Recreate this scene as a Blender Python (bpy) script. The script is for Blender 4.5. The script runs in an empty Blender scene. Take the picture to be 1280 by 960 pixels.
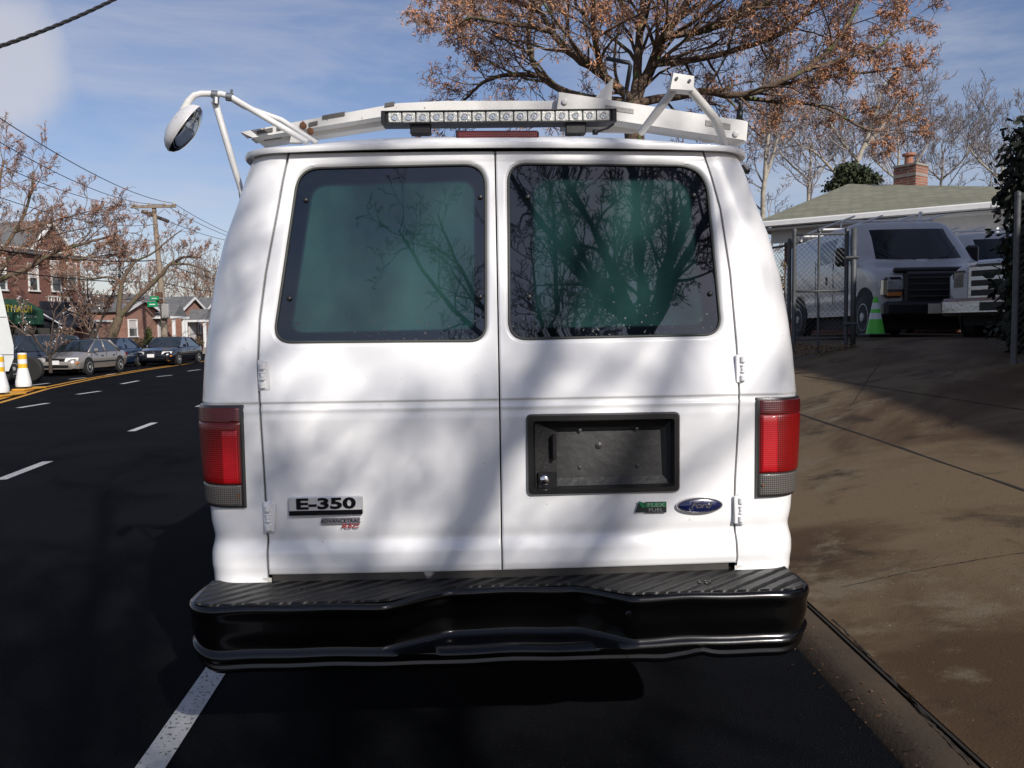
import bpy, bmesh, math, random
from mathutils import Vector, Matrix
R_ = math.radians
sc = bpy.context.scene
COL = sc.collection
# ------------------------------------------------------------------ camera
F = 1004.0
CAM = Vector((0, 0, 1.48))
PITCH, ROLL = 3.76, -0.8
cd = bpy.data.cameras.new('camera'); cam = bpy.data.objects.new('camera', cd); COL.objects.link(cam)
cd.sensor_width = 36; cd.lens = F / 1280 * 36; cd.clip_end = 3000; cd.clip_start = 0.05
CR = Matrix.Rotation(R_(90 - PITCH), 3, 'X') @ Matrix.Rotation(R_(ROLL), 3, 'Z')
cam.matrix_world = Matrix.Translation(CAM) @ CR.to_4x4()
sc.camera = cam
# ------------------------------------------------------------------ light
SUN_AZ, SUN_EL = 30.0, 31.0      # degrees right of straight behind the camera, height
sun_dir = Vector((math.sin(R_(SUN_AZ)) * math.cos(R_(SUN_EL)), -math.cos(R_(SUN_AZ)) * math.cos(R_(SUN_EL)), math.sin(R_(SUN_EL))))
ld = bpy.data.lights.new('sun', 'SUN'); ld.energy = 4.9; ld.angle = R_(0.6); ld.color = (1, .945, .88)
lo = bpy.data.objects.new('sun', ld); COL.objects.link(lo)
lo.rotation_euler = sun_dir.to_track_quat('Z', 'Y').to_euler()
w = bpy.data.worlds.new('World'); sc.world = w; w.use_nodes = True
nt = w.node_tree; nt.nodes.clear()
def N(nt, t, **k):
    n = nt.nodes.new(t)
    for a, b in k.items():
        if a.startswith('i_'):
            n.inputs[a[2:].replace('_', ' ')].default_value = b
        else: setattr(n, a, b)
    return n
out = N(nt, 'ShaderNodeOutputWorld'); bg = N(nt, 'ShaderNodeBackground'); sky = N(nt, 'ShaderNodeTexSky', sky_type='NISHITA')
sky.sun_disc = False; sky.sun_elevation = R_(SUN_EL)
sky.sun_rotation = math.atan2(sun_dir.x, sun_dir.y)
sky.air_density = 1.1; sky.dust_density = .6; sky.ozone_density = 2.0
bg.inputs['Strength'].default_value = 0.092
tc = N(nt, 'ShaderNodeTexCoord')
mp = N(nt, 'ShaderNodeMapping'); mp.inputs['Scale'].default_value = (1.2, 1.2, 7.0); mp.inputs['Rotation'].default_value = (0.10, 0.06, 0)
ns = N(nt, 'ShaderNodeTexNoise'); ns.inputs['Scale'].default_value = 2.2; ns.inputs['Detail'].default_value = 8; ns.inputs['Roughness'].default_value = .62; ns.inputs['Distortion'].default_value = .5
rp = N(nt, 'ShaderNodeValToRGB'); rp.color_ramp.elements[0].position = .38; rp.color_ramp.elements[1].position = .80
rp.color_ramp.elements[1].color = (.62, .62, .62, 1)
L = nt.links.new
tintn = N(nt, 'ShaderNodeMix', data_type='RGBA', blend_type='MULTIPLY'); tintn.inputs['Factor'].default_value = 1; tintn.inputs['B'].default_value = (1.04, .97, 1.10, 1); L(sky.outputs[0], tintn.inputs['A'])
L(tc.outputs['Generated'], mp.inputs['Vector']); L(mp.outputs[0], ns.inputs['Vector']); L(ns.outputs['Fac'], rp.inputs[0])
# a single puffy cloud high at the left
d0 = (CR @ Vector(((-20 - 640) / F, -(85 - 480) / F, -1))).normalized()
vd = N(nt, 'ShaderNodeVectorMath', operation='DISTANCE'); vd.inputs[1].default_value = d0
nrm = N(nt, 'ShaderNodeVectorMath', operation='NORMALIZE'); L(tc.outputs['Generated'], nrm.inputs[0])
n2 = N(nt, 'ShaderNodeTexNoise'); n2.inputs['Scale'].default_value = 9; n2.inputs['Detail'].default_value = 6; L(nrm.outputs[0], n2.inputs['Vector'])
L(nrm.outputs[0], vd.inputs[0])
m1 = N(nt, 'ShaderNodeMath', operation='MULTIPLY_ADD'); m1.inputs[1].default_value = .10; L(n2.outputs['Fac'], m1.inputs[0]); L(vd.outputs['Value'], m1.inputs[2])
mr = N(nt, 'ShaderNodeMapRange'); mr.interpolation_type = 'SMOOTHSTEP'; mr.inputs['From Min'].default_value = .148; mr.inputs['From Max'].default_value = .09; L(m1.outputs[0], mr.inputs['Value'])
m2 = N(nt, 'ShaderNodeMath', operation='MULTIPLY'); m2.inputs[1].default_value = .8; L(mr.outputs[0], m2.inputs[0])
mx = N(nt, 'ShaderNodeMath', operation='MAXIMUM'); L(m2.outputs[0], mx.inputs[0]); L(rp.outputs[0], mx.inputs[1])
cm = N(nt, 'ShaderNodeMix', data_type='RGBA'); cm.inputs['B'].default_value = (6.6, 6.7, 7.4, 1)
L(mx.outputs[0], cm.inputs['Factor']); L(tintn.outputs['Result'], cm.inputs['A']); L(cm.outputs['Result'], bg.inputs[0]); L(bg.outputs[0], out.inputs[0])
sc.view_settings.view_transform = 'Standard'; sc.view_settings.look = 'None'; sc.view_settings.gamma = 1
sc.view_settings.exposure = 0.0
sc.render.engine = 'CYCLES'; sc.cycles.max_bounces = 6; sc.cycles.use_denoising = True

# ------------------------------------------------------------------ pixel <-> world (used for laying out at true distances)
def ray(x, y): return CR @ Vector(((x - 640) / F, -(y - 480) / F, -1))
def G(x, y, z=0.0):
    d = ray(x, y); return CAM + d * ((z - CAM.z) / d.z)
def P(x, y, Y):
    d = ray(x, y); return CAM + d * (Y / d.y)

# ------------------------------------------------------------------ materials
MATS = {}
def mat(name, col, rough=.5, metal=0, coat=0, var=0.0, vs=5.0, bump=0.0, bs=40.0, spec=.5, spot=None, alpha=1, coords='Object', col2=None, emit=None):
    if name in MATS: return MATS[name]
    m = bpy.data.materials.new(name); m.use_nodes = True; nt = m.node_tree; b = nt.nodes['Principled BSDF']; L = nt.links.new
    b.inputs['Base Color'].default_value = (*col, 1); b.inputs['Roughness'].default_value = rough; b.inputs['Metallic'].default_value = metal
    b.inputs['Coat Weight'].default_value = coat; b.inputs['Coat Roughness'].default_value = .04; b.inputs['Specular IOR Level'].default_value = spec
    tc = N(nt, 'ShaderNodeTexCoord')
    src = None
    if var or col2:
        n = N(nt, 'ShaderNodeTexNoise'); n.inputs['Scale'].default_value = vs; n.inputs['Detail'].default_value = 7; n.inputs['Roughness'].default_value = .65
        L(tc.outputs[coords], n.inputs['Vector'])
        mr = N(nt, 'ShaderNodeMapRange'); mr.inputs['From Min'].default_value = .3; mr.inputs['From Max'].default_value = .7; L(n.outputs['Fac'], mr.inputs['Value'])
        mi = N(nt, 'ShaderNodeMix', data_type='RGBA')
        c2 = col2 if col2 else tuple(c * (1 - var) for c in col)
        mi.inputs['A'].default_value = (*col, 1); mi.inputs['B'].default_value = (*c2, 1)
        L(mr.outputs[0], mi.inputs['Factor']); src = mi.outputs['Result']
    if spot:
        sc_, th, c3 = spot
        n = N(nt, 'ShaderNodeTexNoise'); n.inputs['Scale'].default_value = sc_; n.inputs['Detail'].default_value = 3; L(tc.outputs[coords], n.inputs['Vector'])
        mr = N(nt, 'ShaderNodeMapRange'); mr.inputs['From Min'].default_value = th; mr.inputs['From Max'].default_value = th + .03; L(n.outputs['Fac'], mr.inputs['Value'])
        mi = N(nt, 'ShaderNodeMix', data_type='RGBA'); mi.inputs['A'].default_value = (*col, 1)
        if src: L(src, mi.inputs['A'])
        mi.inputs['B'].default_value = (*c3, 1); L(mr.outputs[0], mi.inputs['Factor']); src = mi.outputs['Result']
    if src: L(src, b.inputs['Base Color'])
    if bump:
        n = N(nt, 'ShaderNodeTexNoise'); n.inputs['Scale'].default_value = bs; n.inputs['Detail'].default_value = 4; L(tc.outputs[coords], n.inputs['Vector'])
        bp = N(nt, 'ShaderNodeBump'); bp.inputs['Strength'].default_value = min(1, bump); bp.inputs['Distance'].default_value = .02; L(n.outputs['Fac'], bp.inputs['Height']); L(bp.outputs[0], b.inputs['Normal'])
    MATS[name] = m; return m

def brick_mat(name, c1, c2, mortar, scale=1.0):
    m = bpy.data.materials.new(name); m.use_nodes = True; nt = m.node_tree; b = nt.nodes['Principled BSDF']; L = nt.links.new
    b.inputs['Roughness'].default_value = .9
    tc = N(nt, 'ShaderNodeTexCoord'); sp = N(nt, 'ShaderNodeSeparateXYZ'); ad = N(nt, 'ShaderNodeMath', operation='ADD'); cb = N(nt, 'ShaderNodeCombineXYZ')
    L(tc.outputs['Object'], sp.inputs[0]); L(sp.outputs[0], ad.inputs[0]); L(sp.outputs[1], ad.inputs[1]); L(ad.outputs[0], cb.inputs[0]); L(sp.outputs[2], cb.inputs[1])
    br = N(nt, 'ShaderNodeTexBrick'); br.inputs['Scale'].default_value = scale; br.inputs['Brick Width'].default_value = .22; br.inputs['Row Height'].default_value = .075
    br.inputs['Mortar Size'].default_value = .010; br.inputs['Color1'].default_value = (*c1, 1); br.inputs['Color2'].default_value = (*c2, 1); br.inputs['Mortar'].default_value = (*mortar, 1)
    L(cb.outputs[0], br.inputs['Vector'])
    n = N(nt, 'ShaderNodeTexNoise'); n.inputs['Scale'].default_value = 2.5; n.inputs['Detail'].default_value = 6; L(tc.outputs['Object'], n.inputs['Vector'])
    mi = N(nt, 'ShaderNodeMix', data_type='RGBA', blend_type='MULTIPLY'); mi.inputs['Factor'].default_value = .5
    L(br.outputs['Color'], mi.inputs['A']); L(n.outputs['Fac'], mi.inputs['B']); 
    g = N(nt, 'ShaderNodeMix', data_type='RGBA'); g.inputs['Factor'].default_value = .25; L(mi.outputs['Result'], g.inputs['A']); L(br.outputs['Color'], g.inputs['B'])
    L(g.outputs['Result'], b.inputs['Base Color'])
    bp = N(nt, 'ShaderNodeBump'); bp.inputs['Strength'].default_value = .4; bp.inputs['Distance'].default_value = .01; L(br.outputs['Fac'], bp.inputs['Height']); bp.invert = True; L(bp.outputs[0], b.inputs['Normal'])
    MATS[name] = m; return m

def wave_mat(name, col, col2, scale, axis='Z', rough=.8, bump=.5, coat=0, rot=(0, 0, 0), dist=.01, fac=1.0):
    m = bpy.data.materials.new(name); m.use_nodes = True; nt = m.node_tree; b = nt.nodes['Principled BSDF']; L = nt.links.new
    b.inputs['Roughness'].default_value = rough; b.inputs['Coat Weight'].default_value = coat
    tc = N(nt, 'ShaderNodeTexCoord'); mp = N(nt, 'ShaderNodeMapping'); mp.inputs['Rotation'].default_value = rot; L(tc.outputs['Object'], mp.inputs[0])
    wv = N(nt, 'ShaderNodeTexWave', bands_direction=axis, wave_profile='SIN'); wv.inputs['Scale'].default_value = scale; L(mp.outputs[0], wv.inputs[0])
    wv.inputs['Distortion'].default_value = .6; wv.inputs['Detail'].default_value = 2; wv.inputs['Detail Scale'].default_value = 3
    mi = N(nt, 'ShaderNodeMix', data_type='RGBA'); mi.inputs['A'].default_value = (*col, 1); mi.inputs['B'].default_value = (*col2, 1)
    n = N(nt, 'ShaderNodeTexNoise'); n.inputs['Scale'].default_value = 12; n.inputs['Detail'].default_value = 6; L(tc.outputs['Object'], n.inputs[0])
    mu = N(nt, 'ShaderNodeMath', operation='MULTIPLY'); L(wv.outputs['Fac'], mu.inputs[0]); L(n.outputs['Fac'], mu.inputs[1]); L(mu.outputs[0], mi.inputs['Factor']); L(mi.outputs['Result'], b.inputs['Base Color'])
    bp = N(nt, 'ShaderNodeBump'); bp.inputs['Strength'].default_value = bump; bp.inputs['Distance'].default_value = dist; L(wv.outputs['Fac'], bp.inputs['Height']); L(bp.outputs[0], b.inputs['Normal'])
    MATS[name] = m; return m

WHITE = mat('van_paint', (.82, .82, .82), .30, coat=.6, var=.05, vs=3, bump=.012, bs=3, spot=(75, .735, (.55, .52, .48)))
GREYW = mat('van_paint_shaded', (.46, .46, .47), .35, coat=.35, var=.2, vs=2.5)  # white van paint greyed so parked vehicles look shaded
WHITE2 = mat('rack_paint', (.66, .65, .62), .45, var=.12, vs=9, bump=.05, bs=30, spot=(40, .70, (.30, .22, .16)))
BLACK = mat('black_plastic', (.007, .007, .008), .45, bump=.05, bs=200)
GLOSSB = mat('black_gloss', (.0012, .0012, .0015), .20, coat=.25, bump=.02, bs=14, spec=.4)
VGLASS = mat('van_windscreen_glass', (.006, .009, .010), .12, spec=.35)
RUBBER = mat('rubber', (.015, .015, .015), .8)
GAP = mat('gap_dark', (.01, .01, .01), .8)
CHROME = mat('chrome', (.75, .75, .76), .12, metal=1, bump=.02, bs=30)
STEEL = mat('galvanised', (.35, .36, .37), .45, metal=.8, var=.3, vs=20)
DGLASS = mat('dark_glass', (.012, .018, .02), .05, coat=1, spec=.8)
RUST = mat('rust', (.22, .09, .04), .8, var=.5, vs=60)
PLASTW = mat('white_plastic', (.75, .75, .75), .5, var=.12, vs=20)

# ------------------------------------------------------------------ mesh collector
class MB:
    def __init__(s): s.v = []; s.f = []; s.mi = []; s.T = None
    def add(s, vs, fs, m=0):
        o = len(s.v)
        if s.T: vs = [s.T @ Vector(v) for v in vs]
        s.v += [tuple(v) for v in vs]; s.f += [tuple(i + o for i in f) for f in fs]; s.mi += [m] * len(fs); return s
    def box(s, c, size, rot=None, m=0, bev=0):
        x, y, z = [a / 2 for a in size]
        if bev:
            b = min(bev, x * .9, y * .9, z * .9); V = []
            for sx in (-1, 1):
                for sy in (-1, 1):
                    for sz in (-1, 1):
                        V += [Vector((sx * (x - b), sy * (y - b), sz * z)), Vector((sx * (x - b), sy * y, sz * (z - b))), Vector((sx * x, sy * (y - b), sz * (z - b)))]
            bm = bmesh.new()
            for v in V: bm.verts.new(v)
            r = bmesh.ops.convex_hull(bm, input=bm.verts[:])
            bm.verts.index_update(); vs = [v.co.copy() for v in bm.verts]; fs = [[v.index for v in f.verts] for f in bm.faces]; bm.free()
        else:
            vs = [Vector((a, b, d)) for a in (-x, x) for b in (-y, y) for d in (-z, z)]
            fs = [(0, 1, 3, 2), (4, 6, 7, 5), (0, 4, 5, 1), (2, 3, 7, 6), (0, 2, 6, 4), (1, 5, 7, 3)]
        M = rot.to_4x4() if rot is not None else Matrix.Identity(4)
        c = Vector(c); return s.add([c + (M @ v) for v in vs], fs, m)
    def tube(s, pts, r, n=8, m=0, cap=True, flat=None):
        pts = [Vector(p) for p in pts]; k = len(pts); rr = r if isinstance(r, (list, tuple)) else [r] * k
        vs = []; up = None
        for i, p in enumerate(pts):
            d = (pts[min(i + 1, k - 1)] - pts[max(i - 1, 0)])
            if d.length < 1e-9: d = Vector((0, 0, 1))
            d.normalize()
            if up is None: up = d.orthogonal().normalized()
            else:
                up = up - d * up.dot(d)
                up = up.normalized() if up.length > 1e-6 else d.orthogonal().normalized()
            b = d.cross(up)
            for j in range(n):
                a = 2 * math.pi * j / n; vs.append(p + (up * math.cos(a) + b * math.sin(a)) * rr[i])
        fs = [(i * n + j, i * n + (j + 1) % n, (i + 1) * n + (j + 1) % n, (i + 1) * n + j) for i in range(k - 1) for j in range(n)]
        if cap: fs += [tuple(range(n - 1, -1, -1)), tuple(range((k - 1) * n, k * n))]
        return s.add(vs, fs, m)
    def lathe(s, prof, c=(0, 0, 0), axis='Z', n=24, m=0):
        vs = []; k = len(prof)
        for r, h in prof:
            for j in range(n):
                a = 2 * math.pi * j / n; x, y = r * math.cos(a), r * math.sin(a)
                v = Vector((x, y, h)) if axis == 'Z' else (Vector((h, x, y)) if axis == 'X' else Vector((y, h, x)))
                vs.append(v + Vector(c))
        fs = [(i * n + j, i * n + (j + 1) % n, (i + 1) * n + (j + 1) % n, (i + 1) * n + j) for i in range(k - 1) for j in range(n)]
        fs += [tuple(range(n - 1, -1, -1)), tuple(range((k - 1) * n, k * n))]
        return s.add(vs, fs, m)
    def prism(s, poly, ext, m=0):
        """poly: list of 3D points, extruded by the vector ext"""
        poly = [Vector(p) for p in poly]; e = Vector(ext); n = len(poly)
        return s.add(poly + [p + e for p in poly], [tuple(range(n - 1, -1, -1)), tuple(range(n, 2 * n))] + [(i, (i + 1) % n, n + (i + 1) % n, n + i) for i in range(n)], m)
    def grid(s, fn, nu, nv, keep=None, m=0):
        vs = [fn(i / nu, j / nv) for j in range(nv + 1) for i in range(nu + 1)]; fs = []
        for j in range(nv):
            for i in range(nu):
                if keep and not keep((i + .5) / nu, (j + .5) / nv): continue
                a = j * (nu + 1) + i; fs.append((a, a + 1, a + nu + 2, a + nu + 1))
        return s.add(vs, fs, m)
    def build(s, name, mats, parent=None, smooth=False, world=False, loc=None):
        vs = s.v
        if parent is not None and world:
            inv = parent.matrix_basis.inverted()
            q = parent.parent
            while q is not None: inv = inv @ q.matrix_basis.inverted(); q = q.parent
            vs = [inv @ Vector(v) for v in vs]
        if loc is not None:
            l = Vector(loc); vs = [Vector(v) - l for v in vs]
        me = bpy.data.meshes.new(name); me.from_pydata([tuple(v) for v in vs], [], s.f)
        mats = mats if isinstance(mats, (list, tuple)) else [mats]
        for m in mats: me.materials.append(m)
        if len(mats) > 1: me.polygons.foreach_set('material_index', s.mi)
        bm = bmesh.new(); bm.from_mesh(me); bmesh.ops.recalc_face_normals(bm, faces=bm.faces[:]) if len(s.f) < 60000 else None
        bm.to_mesh(me); bm.free()
        if smooth is not False:
            me.polygons.foreach_set('use_smooth', [True] * len(me.polygons))
            if smooth is not True: me.set_sharp_from_angle(angle=R_(smooth))
        o = bpy.data.objects.new(name, me); COL.objects.link(o)
        if parent is not None: o.parent = parent
        if loc is not None: o.location = loc
        return o
def build_each(M, name, mats, parent=None, smooth=False, world=False):
    par = list(range(len(M.v)))
    def fd(a):
        while par[a] != a: par[a] = par[par[a]]; a = par[a]
        return a
    for f in M.f:
        r = fd(f[0])
        for q in f[1:]: par[fd(q)] = r
    G_ = {}
    for f in M.f: G_.setdefault(fd(f[0]), []).append(f)
    res = []
    for fs in G_.values():
        ids = sorted({i for f in fs for i in f}); mp_ = {i: k for k, i in enumerate(ids)}; m = MB(); m.add([M.v[i] for i in ids], [tuple(mp_[i] for i in f) for f in fs]); res.append(m.build(name, mats, parent, smooth, world))
    return res
def tag(o, label, cat=None, group=None, kind=None):
    if label: o['label'] = label
    if cat: o['category'] = cat
    if group: o['group'] = group
    if kind: o['kind'] = kind
    return o
def empty(name, label, cat, loc=(0, 0, 0), rz=0, group=None):
    o = bpy.data.objects.new(name, None); COL.objects.link(o); o.location = loc; o.rotation_euler = (0, 0, rz); o.empty_display_size = .2
    o.matrix_basis = Matrix.Translation(Vector(loc)) @ Matrix.Rotation(rz, 4, 'Z')
    return tag(o, label, cat, group)
def struct(o): o['kind'] = 'structure'; return o
def text_mb(txt, size, mb, M, depth=.002, shear=0, sx=1.0, m=0, space=1.0, bold=0):
    cu = bpy.data.curves.new('t', 'FONT'); cu.body = txt; cu.size = size; cu.extrude = depth; cu.shear = shear; cu.align_x = 'CENTER'; cu.align_y = 'CENTER'; cu.space_character = space; cu.resolution_u = 3; cu.offset = bold * size
    o = bpy.data.objects.new('t', cu); COL.objects.link(o); dg = bpy.context.evaluated_depsgraph_get(); me = bpy.data.meshes.new_from_object(o.evaluated_get(dg))
    # text lies in XY facing +Z -> map X->x, Y->z, Z-> -y
    vs = [M @ Vector((v.co.x * sx, -v.co.z, v.co.y)) for v in me.vertices]; fs = [tuple(p.vertices) for p in me.polygons]
    bpy.data.objects.remove(o); bpy.data.curves.remove(cu); bpy.data.meshes.remove(me)
    T = mb.T; mb.T = None; mb.add(vs, fs, m); mb.T = T
def sstep(a, b, x):
    t = max(0, min(1, (x - a) / (b - a))); return t * t * (3 - 2 * t)
def interp(x, tab):
    if x <= tab[0][0]: return tab[0][1]
    for (a, b), (c, d) in zip(tab, tab[1:]):
        if x <= c: return b + (d - b) * (x - a) / (c - a)
    return tab[-1][1]
def rquad(pts, rad, n=8):
    """rounded polygon outline in 2D"""
    out = []; k = len(pts)
    for i in range(k):
        p = Vector(pts[i]); a = Vector(pts[i - 1]); b = Vector(pts[(i + 1) % k]); r = rad[i] if isinstance(rad, (list, tuple)) else rad
        u = (a - p).normalized(); v = (b - p).normalized(); ang = u.angle(v); t = r / math.tan(ang / 2)
        s = p + u * t; e = p + v * t
        for j in range(n + 1):
            q = j / n; out.append((s * (1 - q) ** 2 + p * 2 * q * (1 - q) + e * q * q))
    return out
def sdf(pt, poly):
    x, y = pt; d = 1e9; ins = False; n = len(poly); j = n - 1
    for i in range(n):
        xi, yi = poly[i]; xj, yj = poly[j]; ex, ey = xj - xi, yj - yi; wx, wy = x - xi, y - yi
        t = max(0, min(1, (wx * ex + wy * ey) / (ex * ex + ey * ey + 1e-12))); dx, dy = wx - ex * t, wy - ey * t; d = min(d, dx * dx + dy * dy)
        if (yi > y) != (yj > y) and x < (xj - xi) * (y - yi) / (yj - yi) + xi: ins = not ins
        j = i
    d = math.sqrt(d); return -d if ins else d
# ================================================================== SETTING: ground
def ramp(x, y):
    z = .075 + .24 * (x - 1.62) + .05 * max(-2, y - 6) * sstep(1.6, 4.0, x)
    z = min(z, .075 + .36 * max(0, x - 1.62))
    k = .12; zz = 1.3 - z                      # soft clip at 1.3
    z = 1.3 - (zz + math.sqrt(zz * zz + k * k)) / 2 + k * .02
    return max(z, .06)
M = MB(); M.add([(-900, -900, -.03), (900, -900, -.03), (900, 1500, -.03), (-900, 1500, -.03)], [(0, 1, 2, 3)])
struct(M.build('ground', mat('ground_soil', (.10, .085, .06), .95, var=.5, vs=.4)))
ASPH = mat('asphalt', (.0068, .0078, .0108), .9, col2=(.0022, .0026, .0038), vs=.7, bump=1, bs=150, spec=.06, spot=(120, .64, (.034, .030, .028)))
M = MB()
def road_left(y): return interp(y, [(-60, -11), (0, -14.2), (20, -17.3), (35, -20), (60, -24.3), (120, -36)])
ys = [-60, -20, 0, 10, 20, 35, 60, 120]
vs = []
for y in ys: vs += [(road_left(y), y, 0), (1.30 + max(0, y - 12) * -.09, y, 0)]
M.add(vs, [(2 * i, 2 * i + 1, 2 * i + 3, 2 * i + 2) for i in range(len(ys) - 1)])
struct(M.build('road', ASPH))
# far pavement on the left with its kerb
CONC = mat('sidewalk_concrete', (.30, .28, .25), .9, var=.35, vs=1.5, bump=.3, bs=80)
M = MB(); vs = []
for y in ys: vs += [(road_left(y), y, 0), (road_left(y), y, .13), (road_left(y) - 4, y, .14), (road_left(y) - 80, y, .14)]
M.add(vs, [(4 * i + j, 4 * i + j + 1, 4 * i + j + 5, 4 * i + j + 4) for i in range(len(ys) - 1) for j in range(3)])
struct(M.build('far_pavement', CONC))

# right hand concrete apron rising to the lot
def drive_mat():
    m = bpy.data.materials.new('driveway_concrete'); m.use_nodes = True; nt = m.node_tree; b = nt.nodes['Principled BSDF']; L = nt.links.new
    b.inputs['Roughness'].default_value = .85; b.inputs['Specular IOR Level'].default_value = .3
    tc = N(nt, 'ShaderNodeTexCoord')
    def noise(s, d=6, r=.6, dis=0):
        n = N(nt, 'ShaderNodeTexNoise'); n.inputs['Scale'].default_value = s; n.inputs['Detail'].default_value = d; n.inputs['Roughness'].default_value = r; n.inputs['Distortion'].default_value = dis
        L(tc.outputs['Object'], n.inputs[0]); return n.outputs['Fac']
    def mr(v, a, b_):
        q = N(nt, 'ShaderNodeMapRange'); q.inputs['From Min'].default_value = a; q.inputs['From Max'].default_value = b_; q.interpolation_type = 'SMOOTHSTEP'; L(v, q.inputs['Value']); return q.outputs[0]
    def mix(A, B, f):
        q = N(nt, 'ShaderNodeMix', data_type='RGBA')
        for k, v in (('A', A), ('B', B)):
            if isinstance(v, tuple): q.inputs[k].default_value = (*v, 1)
            else: L(v, q.inputs[k])
        L(f, q.inputs['Factor']); return q.outputs['Result']
    c = mix((.060, .033, .014), (.135, .096, .054), mr(noise(.55, 8, .6, .6), .40, .60))     # brown stain over grey-brown slab
    c = mix(c, (.026, .015, .007), mr(noise(1.7, 9, .65, .4), .53, .72))
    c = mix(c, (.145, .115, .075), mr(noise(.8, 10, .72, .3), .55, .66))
    c = mix(c, (.035, .021, .013), mr(noise(9, 8, .75), .56, .85))
    c = mix(c, (.30, .26, .21), mr(noise(34, 3), .70, .74))
    c = mix(c, (.05, .034, .022), mr(noise(210, 3, .7), .50, .78))
    c = mix(c, (.03, .02, .014), mr(noise(60, 2), .68, .74))
    L(c, b.inputs['Base Color'])
    bp = N(nt, 'ShaderNodeBump'); bp.inputs['Strength'].default_value = .35; bp.inputs['Distance'].default_value = .01; L(noise(90, 5), bp.inputs['Height']); L(bp.outputs[0], b.inputs['Normal'])
    return m
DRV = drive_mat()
XC = 1.50
def jpts(a, b, n):  # joint in plan: straight, cut as a thin dark groove strip lying 4 mm above
    return [(a[0] + (b[0] - a[0]) * i / n, a[1] + (b[1] - a[1]) * i / n) for i in range(n + 1)]
M = MB()
xs = [XC + .02 + (i / 40) ** 1.3 * 7 for i in range(41)] + [10, 14, 22, 40, 90]
yy = [-40, -20, -10, -5] + [-3 + i * .8 for i in range(32)] + [24, 30, 45, 80]
M.add([(x, y, ramp(x, y)) for y in yy for x in xs], [(j * len(xs) + i, j * len(xs) + i + 1, (j + 1) * len(xs) + i + 1, (j + 1) * len(xs) + i) for j in range(len(yy) - 1) for i in range(len(xs) - 1)])
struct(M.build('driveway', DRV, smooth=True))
# kerb stone (dropped), dirty
M = MB(); M.grid(lambda u, v: (1.30 + .19 * u, -40 + v * 60, [0.0, .045, .055, .06, .055][round(u * 4)] if u > 0 else -.01), 4, 60)
struct(M.build('kerb', mat('kerb_concrete', (.065, .042, .022), .9, var=.6, vs=2.3, bump=.15, bs=60, spot=(25, .70, (.15, .08, .035))), smooth=50))
JM = mat('joint_dirt', (.012, .009, .007), 1)
def joint(a, b, wd, rag=.3, name='pavement_joint', seed=1):
    rnd = random.Random(seed); pts = jpts(a, b, 60); M = MB(); d = Vector((b[0] - a[0], b[1] - a[1])).normalized(); nx, ny = -d.y, d.x; vs = []
    off = 0
    for (x, y) in pts:
        off += rnd.uniform(-.004, .004); ww = wd * rnd.uniform(1 - rag, 1 + rag) / 2
        for s in (-1, 1):
            X, Y = x + nx * (s * ww + off), y + ny * (s * ww + off); vs.append((X, Y, ramp(X, Y) + .004))
    M.add(vs, [(2 * i, 2 * i + 1, 2 * i + 3, 2 * i + 2) for i in range(len(pts) - 1)])
    return struct(M.build(name, JM))
def onramp(px, py):
    d = ray(px, py); t = 1.0
    for _ in range(4000):
        p = CAM + d * t
        if p.z <= ramp(p.x, p.y): break
        t += .01
    return (p.x, p.y)
joint((XC + .01, -5), (XC + .01, 20), .010, .5, 'gutter_joint', 2)
a, b = onramp(1003, 520), onramp(1280, 617); d = Vector((b[0] - a[0], b[1] - a[1])); joint((a[0] - d.x * 1.2, a[1] - d.y * 1.2), (b[0] + d.x, b[1] + d.y), .016, .4, seed=3)
joint(onramp(1050, 735), onramp(1290, 690), .006, .6, seed=4)
joint(onramp(1040, 775), onramp(1225, 958), .006, .8, seed=5)
joint(onramp(1002, 470), onramp(1290, 515), .010, .6, seed=6)
joint(onramp(1062, 510), onramp(1100, 450), .008, .6, seed=7)
# painted markings
PW = mat('road_paint_white', (.58, .58, .57), .8, var=.3, vs=14, bump=.5, bs=200, spot=(60, .60, (.10, .10, .10)))
PY = mat('road_paint_yellow', (.62, .30, .03), .8, var=.3, vs=4, bump=.3, bs=200)
def strip(pts, wd, name, m, z=.004):
    M = MB(); vs = []; k = len(pts)
    for i, p in enumerate(pts):
        d = Vector(pts[min(i + 1, k - 1)]) - Vector(pts[max(i - 1, 0)]); d.normalize()
        for s in (-.5, .5): vs.append((p[0] - d.y * s * wd, p[1] + d.x * s * wd, z))
    M.add(vs, [(2 * i, 2 * i + 1, 2 * i + 3, 2 * i + 2) for i in range(k - 1)]); return struct(M.build(name, m))
strip([(-.98, -1), (-1.26, 2.67), (-1.33, 3.5), (-1.95, 11), (-2.7, 20), (-5, 45)], .105, 'parking_line', PW)
def gl(l): return [tuple(G(*p).xy) for p in l]
strip(gl([(60, 577), (0, 600)]), .12, 'lane_dash', PW)
a, b = [Vector(p) for p in gl([(60, 577), (0, 600)])]; dd = (a - b).normalized()
for k in (-1, 1, 2, 3):
    c = b + Vector((-.14, .99)) * 4.2 * k; strip([tuple(c), tuple(c + Vector((-.17, 1.2)))], .12, 'lane_dash', PW)
for l in ([(60, 504), (23, 510)], [(125, 489), (97, 493)], [(173, 476), (152, 480)], [(215, 469), (196, 471)], [(250, 462), (235, 464)], [(61, 479), (37, 482)], [(107, 472), (87, 474)], [(150, 466.5), (133, 468.5)], [(270, 459), (258, 460.5)]):
    strip(gl(l), .14, 'lane_dash', PW)
yl = gl([(-60, 519), (0, 503.5), (60, 486), (120, 473.2), (180, 463), (250, 452.5), (300, 447)])
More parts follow.
